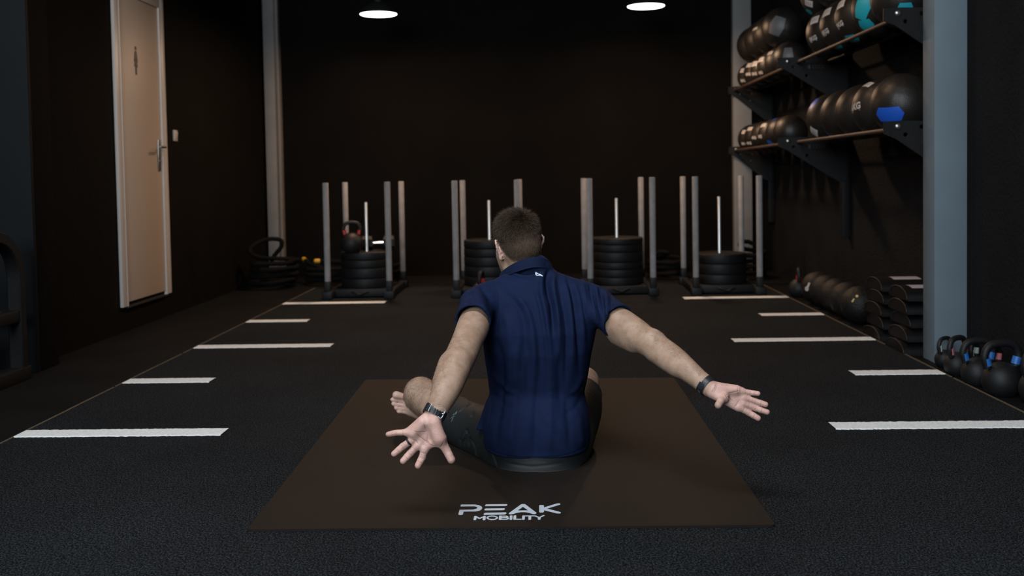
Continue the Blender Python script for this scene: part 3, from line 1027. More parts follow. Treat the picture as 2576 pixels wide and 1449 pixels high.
# upper shelf near bay
TW = [((-0.95, -0.35, 0.0), UPZ)]
cfg = [
    dict(label='large dark ball at the near end of the upper shelf beside the column', m=M_ball2, panels=[((-0.2, -0.85, -0.45), 0.08, 0.05, M_pteal, UPZ)]),
    dict(label='black ball with a tall teal panel on the upper shelf', panels=[((-0.86, -0.62, 0.05), 0.115, 0.19, M_pteal, (0.25, -0.4, 1)), ((-0.78, -0.45, -0.80), 0.11, 0.08, M_pteal, UPZ)]),
    dict(label='labelled black ball just left of the teal panel ball, upper shelf', text=[('9KG', (-0.97, -0.25, -0.32), (0.2, 0.25, 1), 0.042)], badge=((-0.88, -0.20, 0.45), (0.3, 0.35, 1), 0.075, 0.06), panels=[((-0.55, -0.3, -0.95), 0.10, 0.07, M_pteal, UPZ)]),
    dict(label='middle one of the three labelled black balls on the near upper shelf', text=[('8KG', (-0.97, -0.32, -0.32), (0.2, 0.25, 1), 0.042)], badge=((-0.86, -0.28, 0.48), (0.3, 0.35, 1), 0.075, 0.06), panels=[((-0.5, -0.3, -0.98), 0.08, 0.05, M_pteal, UPZ)]),
    dict(label='labelled black ball at the rail end by the middle bracket, upper shelf', text=[('8KG', (-0.95, -0.45, -0.32), (0.2, 0.25, 1), 0.042)], badge=((-0.82, -0.40, 0.48), (0.3, 0.35, 1), 0.075, 0.06)),
]
for yy, c in zip(near_y, cfg):
    ball((BX, yy, zu + dz(R1)), R1, c['label'], GU, c.get('m'), c.get('panels', ()), c.get('text'), c.get('badge'), rot=(0.3, 0.2, yy))
z2 = zu + dz(R1) + math.sqrt((2 * R1) ** 2 - 0.175 ** 2) + 0.003
for yy, lab, kw in ((7.325, 'black ball with white lettering lying on top of the labelled balls', dict(text=[('7KG', (-0.8, -0.55, -0.15), (0.8, 0.1, 1), 0.045)], badge=((-0.85, -0.45, -0.50), (0.8, 0.1, 1), 0.07, 0.05), panels=[((-0.75, 0.05, -0.85), 0.09, 0.05, M_pteal, UPZ)])),
                    (6.97, 'black ball resting above the labelled balls, cut by the top edge of the picture', dict(text=[('7KG', (-0.75, -0.55, -0.55), (0.8, 0.1, 1), 0.045)]))):
    ball((BX, yy, z2), R1, lab, 'balls piled on the upper shelf row', None, kw.get('panels', ()), kw.get('text'), kw.get('badge'), rot=(0.3, 0.2, yy))
cfg = [
    dict(label='mid-sized black ball with a grey panel, upper shelf above the middle bracket', panels=[((-0.35, -0.93, 0.0), 0.085, 0.16, M_pgrey, UPZ)]),
    dict(label='small brown-black ball second in the far upper bay', badge=((-0.8, -0.3, 0.6), (0.6, 0.3, 1), 0.07, 0.035)),
    dict(label='small black ball with a white triangle mark, third in the far upper bay', badge=((-0.9, -0.3, 0.45), (0.6, 0.3, 1), 0.08, 0.045), text=[('4KG', (-0.97, -0.3, -0.45), UPZ, 0.034)]),
    dict(label='small black ball with large white label, fourth in the far upper bay', badge=((-0.85, -0.4, 0.4), (0.6, 0.3, 1), 0.08, 0.05), text=[('5KG', (-0.92, -0.5, -0.3), UPZ, 0.034)]),
    dict(label='small black ball with white labels, fifth in the far upper bay', badge=((-0.75, -0.45, 0.55), (0.6, 0.3, 1), 0.07, 0.045), text=[('4KG', (-0.9, -0.6, -0.1), UPZ, 0.034)]),
    dict(label='last small black ball at the far end of the upper shelf', badge=((-0.75, -0.55, 0.4), (0.6, 0.3, 1), 0.07, 0.045), text=[('3KG', (-0.8, -0.65, -0.35), UPZ, 0.034)]),
]
for yy, c in zip(far_y, cfg):
    ball((BX, yy, zu + dz(R2)), R2, c['label'], GU, c.get('m'), c.get('panels', ()), c.get('text'), c.get('badge'), rot=(0.3, 0.2, yy))
z3 = zu + dz(R2) + math.sqrt((R1 + R2) ** 2 - 0.15 ** 2) + 0.012
for yy, lab, kw in ((8.59, 'large black ball with a broad grey panel piled on the far upper shelf', dict(panels=[((-0.5, -0.88, 0.0), 0.13, 0.16, M_pgrey, (0.5, 0, 1))])),
                    (8.97, 'plain black ball piled between the grey panel ball and the farthest pair', dict(badge=((-0.9, -0.2, 0.25), (0.6, 0.3, 1), 0.09, 0.02))),
                    (9.325, 'second from last of the large balls piled on the far upper shelf', {}),
                    (9.68, 'farthest large ball, piled against the back right column', {})):
    ball((BX, yy, z3), R1, lab, 'balls piled on the upper shelf row', None, kw.get('panels', ()), kw.get('text'), kw.get('badge'), rot=(0.3, 0.2, yy))

# slam balls on the floor
SLR = 0.124
SLAB = ['slam ball nearest the stacked sit-up mats, with a gold mark', 'second slam ball of the floor row, counted from the sit-up mats', 'middle slam ball of the row along the right wall',
        'fourth slam ball of the floor row, one before the last', 'last slam ball of the floor row, with a white logo, beside the red-banded kettlebell']
M_gold = mat('gold_ball_print', (0.6, 0.42, 0.16), 0.4)
for k, yy in enumerate((6.63, 6.882, 7.134, 7.386, 7.638)):
    t = empty('slam_ball', (2.065, yy, SLR))
    tag(t, SLAB[k], 'slam ball', 'slam balls on the floor')
    link('ball_skin', sphere_me(SLR), M_slam, t, rot=(k, k * .7, k * 1.3))
    if k in (0, 4):
        bm = bmesh.new()
        d = (-0.6, -0.75, 0.45) if k == 0 else (-0.85, -0.6, 0.15)
        if k == 0:
            sph_patch(bm, Vector(), SLR, d, UPZ, poly=[circle2(0.02, 0.02, 0.009, 10), [(-0.01, -0.02), (0.0, -0.025), (0.01, 0.0), (0.002, 0.002)]])
        else:
            sph_patch(bm, Vector(), SLR, d, UPZ, poly=[circle2(0.0, -0.015, 0.018, 12), [(0.0, 0.0), (0.015, -0.005), (0.025, 0.03), (0.008, 0.032)]])
        link('printed_mark', bm_mesh('l', bm), M_gold if k == 0 else M_label, t)

# ------------------------------------------------------------------ stacked sit-up mats
MATL = 0.37


def abmat_me(wd, h):
    bm = bmesh.new()
    n = 20
    prof = [(0.0, 0.0)] + [(wd * (0.5 - 0.5 * math.cos(PI * i / n)), h * math.sin(PI * i / n) ** 0.75 * (1 - 0.0 * i / n) + 0.004) for i in range(0, n + 1)] + [(wd, 0.0)]
    pa = [bm.verts.new((0, y, z)) for y, z in prof]
    pb = [bm.verts.new((MATL, y, z)) for y, z in prof]
    bm.faces.new(pa)
    bm.faces.new(pb[::-1])
    for i in range(len(prof)):
        j = (i + 1) % len(prof)
        bm.faces.new((pa[i], pb[i], pb[j], pa[j]))
    bmesh.ops.bevel(bm, geom=[e for e in bm.edges if abs(e.verts[0].co.x - e.verts[1].co.x) < 1e-6], offset=0.004, segments=2, affect='EDGES')
    return bm_mesh('abmat', bm, True, 0.7), prof


ORDM = ['bottom', 'second from the bottom', 'middle', 'fourth from the bottom', 'topmost']
r = random.Random(4)
for st, (y0, x0, lab) in enumerate(((5.46, 1.955, 'front stack beside the grey column'), (5.90, 1.955, 'rear stack beside the slam balls'))):
    for k in range(5):
        h = 0.067
        me, prof = abmat_me(0.29, h)
        dx = r.uniform(-0.012, 0.02) - (0.02 if k == 0 else 0)
        t = empty('sit_up_mat', (x0 + dx, y0 + r.uniform(-0.012, 0.012), 0.0 + k * 0.0735), r.uniform(-0.03, 0.03))
        tag(t, 'curved black sit-up mat, %s of the %s' % (ORDM[k], lab), 'sit-up mat', 'stacked sit-up mats')
        link('foam_block', me, M_mat_foam, t)
        bm = bmesh.new()
        tube_bm(bm, [Vector((-0.001, y, z)) for y, z in prof[1:-1]], 0.0028, seg=6)
        link('rim_highlight', bm_mesh('pi', bm, True), M_rim_highlight, t)
        if k == 4:
            bm = bmesh.new()
            q = 9
            V = []
            for i in range(q + 1):
                yy = 0.07 + 0.12 * i / q
                a = math.acos(1 - 2 * yy / 0.29)
                zz = h * math.sin(a) ** 0.75 + 0.0048
                V.append([bm.verts.new((0.09 if st else 0.05, yy, zz)), bm.verts.new((0.25 if st else 0.22, yy, zz))])
            for a, b_ in zip(V, V[1:]):
                bm.faces.new((a[0], a[1], b_[1], b_[0]))
            link('top_label', bm_mesh('la', bm), mat('pale_mat_label', (0.42, 0.38, 0.42), 0.5), t)

# ================================================================== the person
def V3(p): return np.array([p[0], p[1], p[2]], dtype=np.float64)


class Field:
    """signed-distance volume on a rectilinear grid, meshed with surface nets"""
    def __init__(s, xs, ys, zs):
        s.ax = [np.asarray(a, dtype=np.float32) for a in (xs, ys, zs)]
        s.F = np.full([len(a) for a in s.ax], 1.0, dtype=np.float32)

    def _win(s, lo, hi):
        sl = []
        for a, l, h in zip(s.ax, lo, hi):
            i0 = max(0, int(np.searchsorted(a, l)) - 1)
            i1 = min(len(a), int(np.searchsorted(a, h)) + 1)
            if i1 <= i0: return None, None
            sl.append(slice(i0, i1))
        X = s.ax[0][sl[0]][:, None, None]
        Y = s.ax[1][sl[1]][None, :, None]
        Z = s.ax[2][sl[2]][None, None, :]
        return tuple(sl), (X, Y, Z)

    def add(s, fn, lo, hi, k=0.01, sub=False):
        sl, P = s._win(lo, hi)
        if sl is None: return
        d = fn(*P).astype(np.float32)
        A = s.F[sl]
        if sub:
            A = -A
        if k > 0:
            h = np.clip(0.5 + 0.5 * (A - d) / k, 0, 1)
            R = A * (1 - h) + d * h - k * h * (1 - h)
        else:
            R = np.minimum(A, d)
        s.F[sl] = -R if sub else R

    def cone(s, a, b, ra, rb, k=0.01, flat=None, sub=False):
        a, b = V3(a), V3(b)
        ab = b - a
        L2 = float(ab @ ab) + 1e-12
        m = max(ra, rb) + k + 0.012

        def fn(X, Y, Z):
            x, y, z = X - a[0], Y - a[1], Z - a[2]
            if flat is not None:
                n, f = flat
                t = (x * n[0] + y * n[1] + z * n[2]) * (f - 1)
                x, y, z = x + t * n[0], y + t * n[1], z + t * n[2]
            t = np.clip((x * ab[0] + y * ab[1] + z * ab[2]) / L2, 0, 1)
            return np.sqrt((x - t * ab[0]) ** 2 + (y - t * ab[1]) ** 2 + (z - t * ab[2]) ** 2) - (ra + (rb - ra) * t)
        s.add(fn, np.minimum(a, b) - m, np.maximum(a, b) + m, k, sub)

    def chain(s, pts, k=0.01, dr=0.0, sub=5):
        """one smooth tapering limb through the given (point, radius) pairs"""
        P4 = [np.array([p[0][0], p[0][1], p[0][2], p[1] + dr]) for p in pts]
        n = len(P4)
        out = []
        for i in range(n - 1):
            p0 = P4[i - 1] if i else 2 * P4[0] - P4[1]
            p1, p2 = P4[i], P4[i + 1]
            p3 = P4[i + 2] if i + 2 < n else 2 * P4[-1] - P4[-2]
            for j in range(sub):
                t = j / sub
                out.append(0.5 * ((2 * p1) + (p2 - p0) * t + (2 * p0 - 5 * p1 + 4 * p2 - p3) * t * t + (3 * p1 - p0 - 3 * p2 + p3) * t ** 3))
        out.append(P4[-1])
        lo = np.min([o[:3] for o in out], axis=0) - max(o[3] for o in out) - k - .012
        hi = np.max([o[:3] for o in out], axis=0) + max(o[3] for o in out) + k + .012

        def fn(X, Y, Z):
            D = None
            for a, b in zip(out, out[1:]):
                ab = b[:3] - a[:3]
                x, y, z = X - a[0], Y - a[1], Z - a[2]
                t = np.clip((x * ab[0] + y * ab[1] + z * ab[2]) / (ab @ ab + 1e-12), 0, 1)
                d = np.sqrt((x - t * ab[0]) ** 2 + (y - t * ab[1]) ** 2 + (z - t * ab[2]) ** 2) - (a[3] + (b[3] - a[3]) * t)
                D = d if D is None else np.minimum(D, d)
            return D
        s.add(fn, lo, hi, k)

    def ell(s, c, r, R=None, k=0.01, sub=False):
        c, r = V3(c), np.array(r, dtype=np.float64)
        M = np.eye(3) if R is None else np.array(R)
        m = r.max() + k + 0.012

        def fn(X, Y, Z):
            x, y, z = X - c[0], Y - c[1], Z - c[2]
            q = [(M[0][i] * x + M[1][i] * y + M[2][i] * z) for i in range(3)]
            k0 = np.sqrt((q[0] / r[0]) ** 2 + (q[1] / r[1]) ** 2 + (q[2] / r[2]) ** 2)
            k1 = np.sqrt((q[0] / r[0] ** 2) ** 2 + (q[1] / r[1] ** 2) ** 2 + (q[2] / r[2] ** 2) ** 2) + 1e-6
            return k0 * (k0 - 1) / k1
        s.add(fn, c - m, c + m, k, sub)

    def loft(s, S, inset=0.0, k=0.02, e=2.3, zlo=None, zhi=None):
        S = np.array(sorted(S))                   # z, cx, cy, rx, ry
        z0 = S[0, 0] if zlo is None else zlo
        z1 = S[-1, 0] if zhi is None else zhi

        def fn(X, Y, Z):
            zz = np.clip(Z, S[0, 0], S[-1, 0]).astype(np.float64)
            cx, cy, rx, ry = [np.interp(zz, S[:, 0], S[:, i]) for i in range(1, 5)]
            rx, ry = rx - inset, ry - inset
            q = (np.abs((X - cx) / rx) ** e + np.abs((Y - cy) / ry) ** e) ** (1 / e)
            d = (q - 1) * np.minimum(rx, ry)
            return np.maximum(d, np.maximum(z0 - Z, Z - z1))
        lo = [min(S[:, 1] - S[:, 3]) - .05, min(S[:, 2] - S[:, 4]) - .05, z0 - .05]
        hi = [max(S[:, 1] + S[:, 3]) + .05, max(S[:, 2] + S[:, 4]) + .05, z1 + .05]
        s.add(fn, lo, hi, k)

    def cut(s, p, n, lo=None, hi=None, rad=None):
        """remove what lies beyond the plane through p with normal n (optionally only near p)"""
        p, n = V3(p), V3(n)
        n = n / np.linalg.norm(n)
        R = rad or 9

        def fn(X, Y, Z):
            d = -((X - p[0]) * n[0] + (Y - p[1]) * n[1] + (Z - p[2]) * n[2])
            if rad:
                d = np.maximum(d, np.sqrt((X - p[0]) ** 2 + (Y - p[1]) ** 2 + (Z - p[2]) ** 2) - rad)
            return d
        sl, P = s._win(p - R, p + R)
        d = fn(*P).astype(np.float32)
        s.F[sl] = np.maximum(s.F[sl], -d)

    def mesh(s):
        F = s.F
        I = (F < 0)
        n = I[:-1, :-1, :-1].astype(np.int8)
        for dx in (0, 1):
            for dy in (0, 1):
                for dz_ in (0, 1):
                    if dx or dy or dz_:
                        n = n + I[dx:F.shape[0] - 1 + dx, dy:F.shape[1] - 1 + dy, dz_:F.shape[2] - 1 + dz_]
        act = np.argwhere((n > 0) & (n < 8))
        vid = np.full(n.shape, -1, dtype=np.int32)
        vid[act[:, 0], act[:, 1], act[:, 2]] = np.arange(len(act))
        acc = np.zeros((len(act), 3))
        cnt = np.zeros(len(act))
        ax = s.ax
        for d in range(3):
            for o1 in (0, 1):
                for o2 in (0, 1):
                    off = [o1, o2]
                    off.insert(d, 0)
                    a = act + off
                    b = a.copy()
                    b[:, d] += 1
                    fa, fb = F[a[:, 0], a[:, 1], a[:, 2]], F[b[:, 0], b[:, 1], b[:, 2]]
                    m = (fa < 0) != (fb < 0)
                    t = np.where(m, fa / np.where(m, fa - fb, 1), 0)
                    P = np.stack([ax[i][a[:, i]] for i in range(3)], 1).astype(np.float64)
                    Q = np.stack([ax[i][b[:, i]] for i in range(3)], 1).astype(np.float64)
                    acc += np.where(m[:, None], P + t[:, None] * (Q - P), 0)
                    cnt += m
        V = acc / cnt[:, None]
        faces = []
        for d in range(3):
            sh = [slice(1, -1)] * 3
            A = [slice(1, -1)] * 3
            A[d] = slice(0, -1)
            B = list(A)
            B[d] = slice(1, None)
            ia, ib = I[tuple(A)], I[tuple(B)]
            e = np.argwhere(ia != ib)
            off = np.array([1, 1, 1])
            off[d] = 0
            sgn = ia[e[:, 0], e[:, 1], e[:, 2]]
            e = e + off
            u, v = [(1, 2), (2, 0), (0, 1)][d]
            c = []
            for du, dv in ((-1, -1), (0, -1), (0, 0), (-1, 0)):
                q = e.copy()
                q[:, u] += du
                q[:, v] += dv
                c.append(vid[q[:, 0], q[:, 1], q[:, 2]])
            c = np.stack(c, 1)
            c[~sgn] = c[~sgn][:, ::-1]
            faces.append(c)
        return V, np.concatenate(faces)


def vnormals(V, Q):
    a = V[Q[:, 2]] - V[Q[:, 0]]
    b = V[Q[:, 3]] - V[Q[:, 1]]
    n = np.cross(a, b)
    N = np.zeros_like(V)
    for i in range(4):
        for j in range(3):
            N[:, j] += np.bincount(Q[:, i], n[:, j], len(V))
    return N / (np.linalg.norm(N, axis=1)[:, None] + 1e-12)


def smooth(V, Q, it=2, lam=0.5, mask=None):
    E = np.concatenate([Q[:, [0, 1]], Q[:, [1, 2]], Q[:, [2, 3]], Q[:, [3, 0]]])
    deg = np.bincount(E[:, 0], minlength=len(V)) + np.bincount(E[:, 1], minlength=len(V))
    for _ in range(it):
        S = np.stack([np.bincount(E[:, 0], V[E[:, 1], j], len(V)) + np.bincount(E[:, 1], V[E[:, 0], j], len(V)) for j in range(3)], 1)
        D = lam * (S / deg[:, None] - V)
        if mask is not None: D *= mask[:, None]
        V = V + D
    return V


def np_mesh(name, V, Q, tint=None):
    me = bpy.data.meshes.new(name)
    me.vertices.add(len(V))
    me.vertices.foreach_set('co', V.astype(np.float32).ravel())
    k = Q.shape[1]
    me.loops.add(len(Q) * k)
    me.loops.foreach_set('vertex_index', Q.astype(np.int32).ravel())
    me.polygons.add(len(Q))
    me.polygons.foreach_set('loop_start', np.arange(0, len(Q) * k, k, dtype=np.int32))
    me.polygons.foreach_set('loop_total', np.full(len(Q), k, dtype=np.int32))
    me.polygons.foreach_set('use_smooth', np.ones(len(Q), dtype=bool))
    me.update(calc_edges=True)
    if tint is not None:
        at_ = me.color_attributes.new('tint', 'FLOAT_COLOR', 'POINT')
        at_.data.foreach_set('color', tint.astype(np.float32).ravel())
    return me


def axis_pts(lo, hi, coarse, fine, zones):
    p = [lo]
    while p[-1] < hi:
        st = coarse
        for a, b in zones:
            if a - 0.004 <= p[-1] <= b: st = fine
        p.append(p[-1] + st)
    return np.array(p)


def seg_dist(P, poly):
    """distance (2-D, XZ) from the points P (n,2) to a polyline and the parameter along it 0..1"""
    best = np.full(len(P), 9.0)
    par = np.zeros(len(P))
    side = np.zeros(len(P))
    n = len(poly) - 1
    for i in range(n):
        a, b = np.array(poly[i]), np.array(poly[i + 1])
        ab = b - a
        t = np.clip(((P - a) @ ab) / (ab @ ab + 1e-12), 0, 1)
        q = P - a - t[:, None] * ab
        d = np.linalg.norm(q, axis=1)
        m = d < best
        best = np.where(m, d, best)
        par = np.where(m, (i + t) / n, par)
        side = np.where(m, np.sign(q[:, 0] * ab[1] - q[:, 1] * ab[0]), side)
    return best, par, side


def poly_xz(pts, Y): return [(lambda p: (p.x, p.z))(at(u, v, Y)) for u, v in pts]


man = empty('person', (at(1340, 1180, 3.45).x, 3.45, MZ1))
tag(man, 'man in navy polo shirt sitting cross-legged on the mat, seen from behind, arms reaching back', 'person')
ML = Vector(man.location)


def mlink(name, me, m, parent=None):
    o = link(name, me, m, parent or man)
    if parent is None:
        me.transform(Matrix.Translation(-ML))
    return o


# ---- key points
LA = [((1206, 775, 3.37), .046), ((1191, 820, 3.24), .0505), ((1176, 856, 3.16), .0470), ((1163, 888, 3.09), .0465), ((1150, 915, 3.035), .0462),
      ((1137, 945, 2.98), .0445), ((1125, 975, 2.935), .0410), ((1108, 1012, 2.897), .0335), ((1097, 1034, 2.884), .0275)]
RA = [((1498, 775, 3.42), .046), ((1549, 808, 3.32), .0505), ((1583, 831, 3.27), .0500), ((1621, 855, 3.21), .0445), ((1663, 881, 3.15), .0405),
      ((1696, 905, 3.10), .0390), ((1732, 933, 3.045), .0325), ((1769, 963, 3.005), .0255)]
LA = [(at(*p), r_) for p, r_ in LA]
RA = [(at(*p), r_) for p, r_ in RA]
SH = []
for v, uL, uR, Yc, ry in ((690, 1290, 1385, 3.45, .070), (715, 1235, 1455, 3.44, .085), (750, 1207, 1503, 3.43, .100), (790, 1210, 1508, 3.43, .116),
                          (830, 1212, 1500, 3.43, .126), (880, 1217, 1490, 3.44, .130), (935, 1225, 1480, 3.46, .128), (985, 1232, 1471, 3.48, .128),
                          (1035, 1222, 1480, 3.49, .148), (1090, 1216, 1484, 3.49, .172), (1165, 1224, 1481, 3.49, .186)):
    a, b = at(uL, v, Yc), at(uR, v, Yc)
    SH.append(((a.z + b.z) / 2, (a.x + b.x) / 2, Yc, (b.x - a.x) / 2, ry))
THL = [(at(1280, 1108, 3.50), .110), (at(1222, 1092, 3.62), .098), (at(1168, 1066, 3.72), .086), (at(1142, 1047, 3.78), .080)]
THR = [(at(1418, 1105, 3.50), .104), (at(1452, 1035, 3.70), .090), (at(1462, 1000, 3.80), .078)]
GL1, GL2 = at(1296, 1100, 3.44), at(1400, 1098, 3.44)
GL1.z = GL2.z = MZ1 + 0.110

# ---- head frame
HC = at(1303, 612, 3.50)
RH = (Matrix.Rotation(math.radians(25), 3, 'Z') @ Matrix.Rotation(math.radians(-11), 3, 'X') @ Matrix.Rotation(math.radians(-4), 3, 'Y'))
RHn = np.array(RH)


def H(x, y, z): return HC + RH @ Vector((x, y, z))


# ---- body volume
fine = 0.0019
xs = axis_pts(-0.64, 0.70, 0.0042, fine, [(-0.425, -0.235), (0.46, 0.685)])
ys = axis_pts(2.74, 4.16, 0.0042, fine, [(2.82, 3.02)])
zs = axis_pts(0.008, 0.93, 0.0042, fine, [(0.17, 0.42)])
B = Field(xs, ys, zs)
B.loft([q_ for q_ in SH if q_[0] < at(1340, 735, 3.43).z], 0.030, 0.0)
B.ell(GL1, (.088, .106, .104), k=.03)
B.ell(GL2, (.088, .106, .104), k=.03)
B.chain([(p, r_ - .009) for p, r_ in THL] + [(at(1100, 1020, 3.84), .068), (at(1058, 990, 3.90), .0655)], .02)
B.chain([(p, r_ - .009) for p, r_ in THR] + [(at(1469, 961, 3.90), .057)], .02)
# right lower leg runs under the left knee, foot out to the left with its sole to the camera
B.chain([(at(1469, 961, 3.91), .056), (at(1478, 1015, 3.94), .045)], .015)
B.chain([(at(1469, 965, 3.93), .054), (at(1400, 1020, 3.93), .050), (at(1250, 1058, 3.885), .042), (at(1120, 1042, 3.93), .036), (at(1055, 1027, 3.99), .034)], .015)
B.chain([(at(1056, 1000, 3.92), .060), (at(1105, 1048, 3.86), .047), (at(1195, 1074, 3.80), .044), (at(1265, 1080, 3.77), .034)], .015)
MT = [(1026, 1000), (1022, 1010.5), (1022, 1020.5), (1025, 1030), (1030, 1039)]
TT = [(996.5, 993.5), (986.5, 1005.0), (989.0, 1016.0), (995.5, 1026.5), (1002, 1035.5)]
TR_ = [.0158, .0088, .0084, .0082, .0080]
for i, (m_, t_) in enumerate(zip(MT, TT)):
    B.cone(at(1062, 1032 - 3 + i * 3, 3.985), at(*m_, 3.965), .026, .0125, .012)
for i, (m_, t_) in enumerate(zip(MT, TT)):
    a, b = at(*m_, 3.962), at(*t_, 3.955)
    B.cone(a, a.lerp(b, .55), .0084 if i else .0130, TR_[i] * .84, .002)
    B.cone(a.lerp(b, .55), b, TR_[i] * .84, TR_[i], 0)
# arms
B.chain(LA, .014, .0018)
B.chain(RA, .014, .0018)
B.cone(at(1260, 765, 3.42), LA[0][0], .046, .046, .02)
B.cone(at(1440, 765, 3.44), RA[0][0], .046, .046, .02)
# muscle relief: triceps, elbow points, forearm flexors
B.cone(at(1152, 905, 3.02), at(1134, 958, 2.95), .021, .017, .032)
B.cone(at(1124, 915, 3.03), at(1108, 960, 2.96), .019, .014, .032)
B.cone(at(1570, 815, 3.29), at(1600, 832, 3.235), .024, .021, .032)
B.ell(at(1642, 848, 3.175), (.024, .018, .018), k=.03)
B.cone(at(1650, 890, 3.155), at(1695, 922, 3.075), .019, .017, .032)
B.cone(at(1552, 848, 3.31), at(1590, 868, 3.24), .024, .018, .032)
# neck and head
B.cone(at(1316, 652, 3.49), at(1328, 745, 3.48), .055, .050, .02)
B.ell(H(0, -.004, .008), (.0755, .096, .097), RHn, .01)
B.ell(H(0, .035, -.045), (.060, .060, .072), RHn, .02)
B.cone(H(-.045, .02, -.078), H(-.012, .085, -.108), .017, .016, .018)
B.cone(H(.045, .02, -.078), H(.012, .085, -.108), .017, .016, .018)
B.cone(H(-.030, .055, -.03), H(-.022, .075, -.075), .030, .024, .02)
B.cone(H(.030, .055, -.03), H(.022, .075, -.075), .030, .024, .02)
B.cone(H(-.03, .086, .012), H(.03, .086, .012), .010, .010, .012)
B.ell(H(-.032, .100, -.012), (.015, .012, .011), RHn, .008, sub=True)
B.ell(H(.032, .100, -.012), (.015, .012, .011), RHn, .008, sub=True)
B.cone(H(0, .096, -.008), H(0, .116, -.042), .007, .011, .008)
B.cone(H(-.012, .104, -.048), H(.012, .104, -.048), .007, .007, .005)
B.cone(H(-.018, .093, -.072), H(.018, .093, -.072), .006, .006, .003)
B.cone(H(-.015, .092, -.081), H(.015, .092, -.081), .0065, .0065, .003)
for sx in (-1, 1):
    # ear: a tilted shell with a rim, standing off the skull
    C1 = [(.070, .004, -.040), (.078, -.004, -.020), (.087, -.014, .002), (.091, -.018, .016), (.088, -.010, .027), (.079, .004, .026), (.073, .012, .012)]
    pts = [H(sx * x, y - .004, z - .010) for x, y, z in C1]
    for p, q in zip(pts, pts[1:]):
        B.cone(p, q, .0046, .0046, .003)
    B.cone(H(sx * .0735, -.002, -.048), H(sx * .075, -.004, -.038), .0065, .006, .004)
    B.ell(H(sx * .077, -.004, -.006), (.005, .014, .024), np.array(RH @ Matrix.Rotation(sx * math.radians(-20), 3, 'Z')), .005)
B.cone(H(0, -.070, -.03), at(1322, 676, 3.465), .040, .040, .03)
# left hand, palm to the camera
Yl = 2.864
lw_ = at(1091, 1045, 2.876)
LM = [(1027, 1087.5), (1038, 1107), (1053.5, 1120), (1070, 1129)]
for i, m_ in enumerate(LM):
    B.cone(lw_ + Vector((0.006 * (i - 1.5), 0, 0)), at(*m_, Yl + .004), .0175, .0128, .010)
B.cone(LA[-1][0], lw_, .0275, .021, .012)
B.cone(at(1064, 1062, Yl - .006), at(1040, 1090, Yl - .004), .0165, .0125, .012)
B.cone(at(1092, 1064, Yl - .008), at(1105, 1102, Yl - .010), .0180, .0200, .014)
B.cone(at(1080, 1120, Yl), at(1100, 1112, Yl), .010, .012, .010)
LF = [([(1027, 1087), (997, 1088.5), (976.5, 1092.5)], (.0092, .0085, .0078)),
      ([(1036, 1107), (1013, 1123), (991.5, 1141.5)], (.0102, .0098, .0090)),
      ([(1052, 1119), (1031.5, 1140.5), (1014, 1159.5)], (.0105, .0102, .0094)),
      ([(1068.5, 1128), (1062.5, 1150), (1051.5, 1171)], (.0110, .0106, .0097)),
      ([(1108, 1106), (1124, 1134), (1135.5, 1156.5)], (.0150, .0118, .0116))]
lfp = []
for j, (P_, rr) in enumerate(LF):
    a, b, c = at(*P_[0], Yl), at(*P_[1], Yl + .002), at(*P_[2], Yl - .005)
    lfp.append((a, b, c, rr))
    B.cone(a, b, rr[0], rr[1], .0055 if j < 4 else .014)
    m2 = b.lerp(c, .45)
    B.cone(b, m2, rr[1], (rr[1] + rr[2]) / 2 * .98, .0025)
    B.cone(m2, c, (rr[1] + rr[2]) / 2 * .98, rr[2], .0025)
# right hand
Yr = 2.970
rw_ = at(1784, 977, 2.990)
RM = [(1864, 984), (1870, 1000), (1868, 1014), (1857, 1025)]
for i, m_ in enumerate(RM):
    B.cone(rw_ + Vector((0, 0, -.005 * (i - 1.5))), at(*m_, Yr + .004), .0165, .0125, .010)
B.cone(RA[-1][0], rw_, .0255, .020, .012)
B.cone(at(1796, 976, Yr - .002), at(1852, 980, Yr - .002), .0160, .0120, .012)
B.cone(at(1792, 988, Yr - .004), at(1819, 1001, Yr - .016), .0175, .0165, .012)
RF = [([(1866, 984), (1887, 987.5), (1907, 990)], (.0082, .0077, .0072)),
      ([(1872, 1000), (1900, 1009), (1926, 1017.5)], (.0094, .0090, .0083)),
      ([(1870, 1014), (1900, 1026), (1929.5, 1036.5)], (.0096, .0093, .0086)),
      ([(1858, 1024), (1884, 1038.5), (1907, 1052)], (.0100, .0094, .0087))]
rfp = []
for j, (P_, rr) in enumerate(RF):
    a, b, c = at(*P_[0], Yr), at(*P_[1], Yr + .002), at(*P_[2], Yr - .004)
    rfp.append((a, b, c, rr))
    B.cone(a, b, rr[0], rr[1], .0055)
    m2 = b.lerp(c, .45)
    B.cone(b, m2, rr[1], (rr[1] + rr[2]) / 2 * .98, .0025)
    B.cone(m2, c, (rr[1] + rr[2]) / 2 * .98, rr[2], .0025)
ta, tb_, tc_ = at(1819, 1000, Yr - .018), at(1812, 1010, Yr - .042), at(1806.5, 1019.5, Yr - .060)
B.cone(ta, tb_, .0135, .0105, .006)
B.cone(tb_, tc_, .0105, .0104, .003)
BV, BQ = B.mesh()
del B
BV = smooth(BV, BQ, 2, 0.5)
BV[:, 2] = np.maximum(BV[:, 2], MZ1 + .001)
BN = vnormals(BV, BQ)
_qa = np.linalg.norm(np.cross(BV[BQ[:, 2]] - BV[BQ[:, 0]], BV[BQ[:, 3]] - BV[BQ[:, 1]]), axis=1)
BA = sum(np.bincount(BQ[:, i], _qa, len(BV)) for i in range(4))
tint = np.zeros((len(BV), 4))
tint[:, 3] = 1
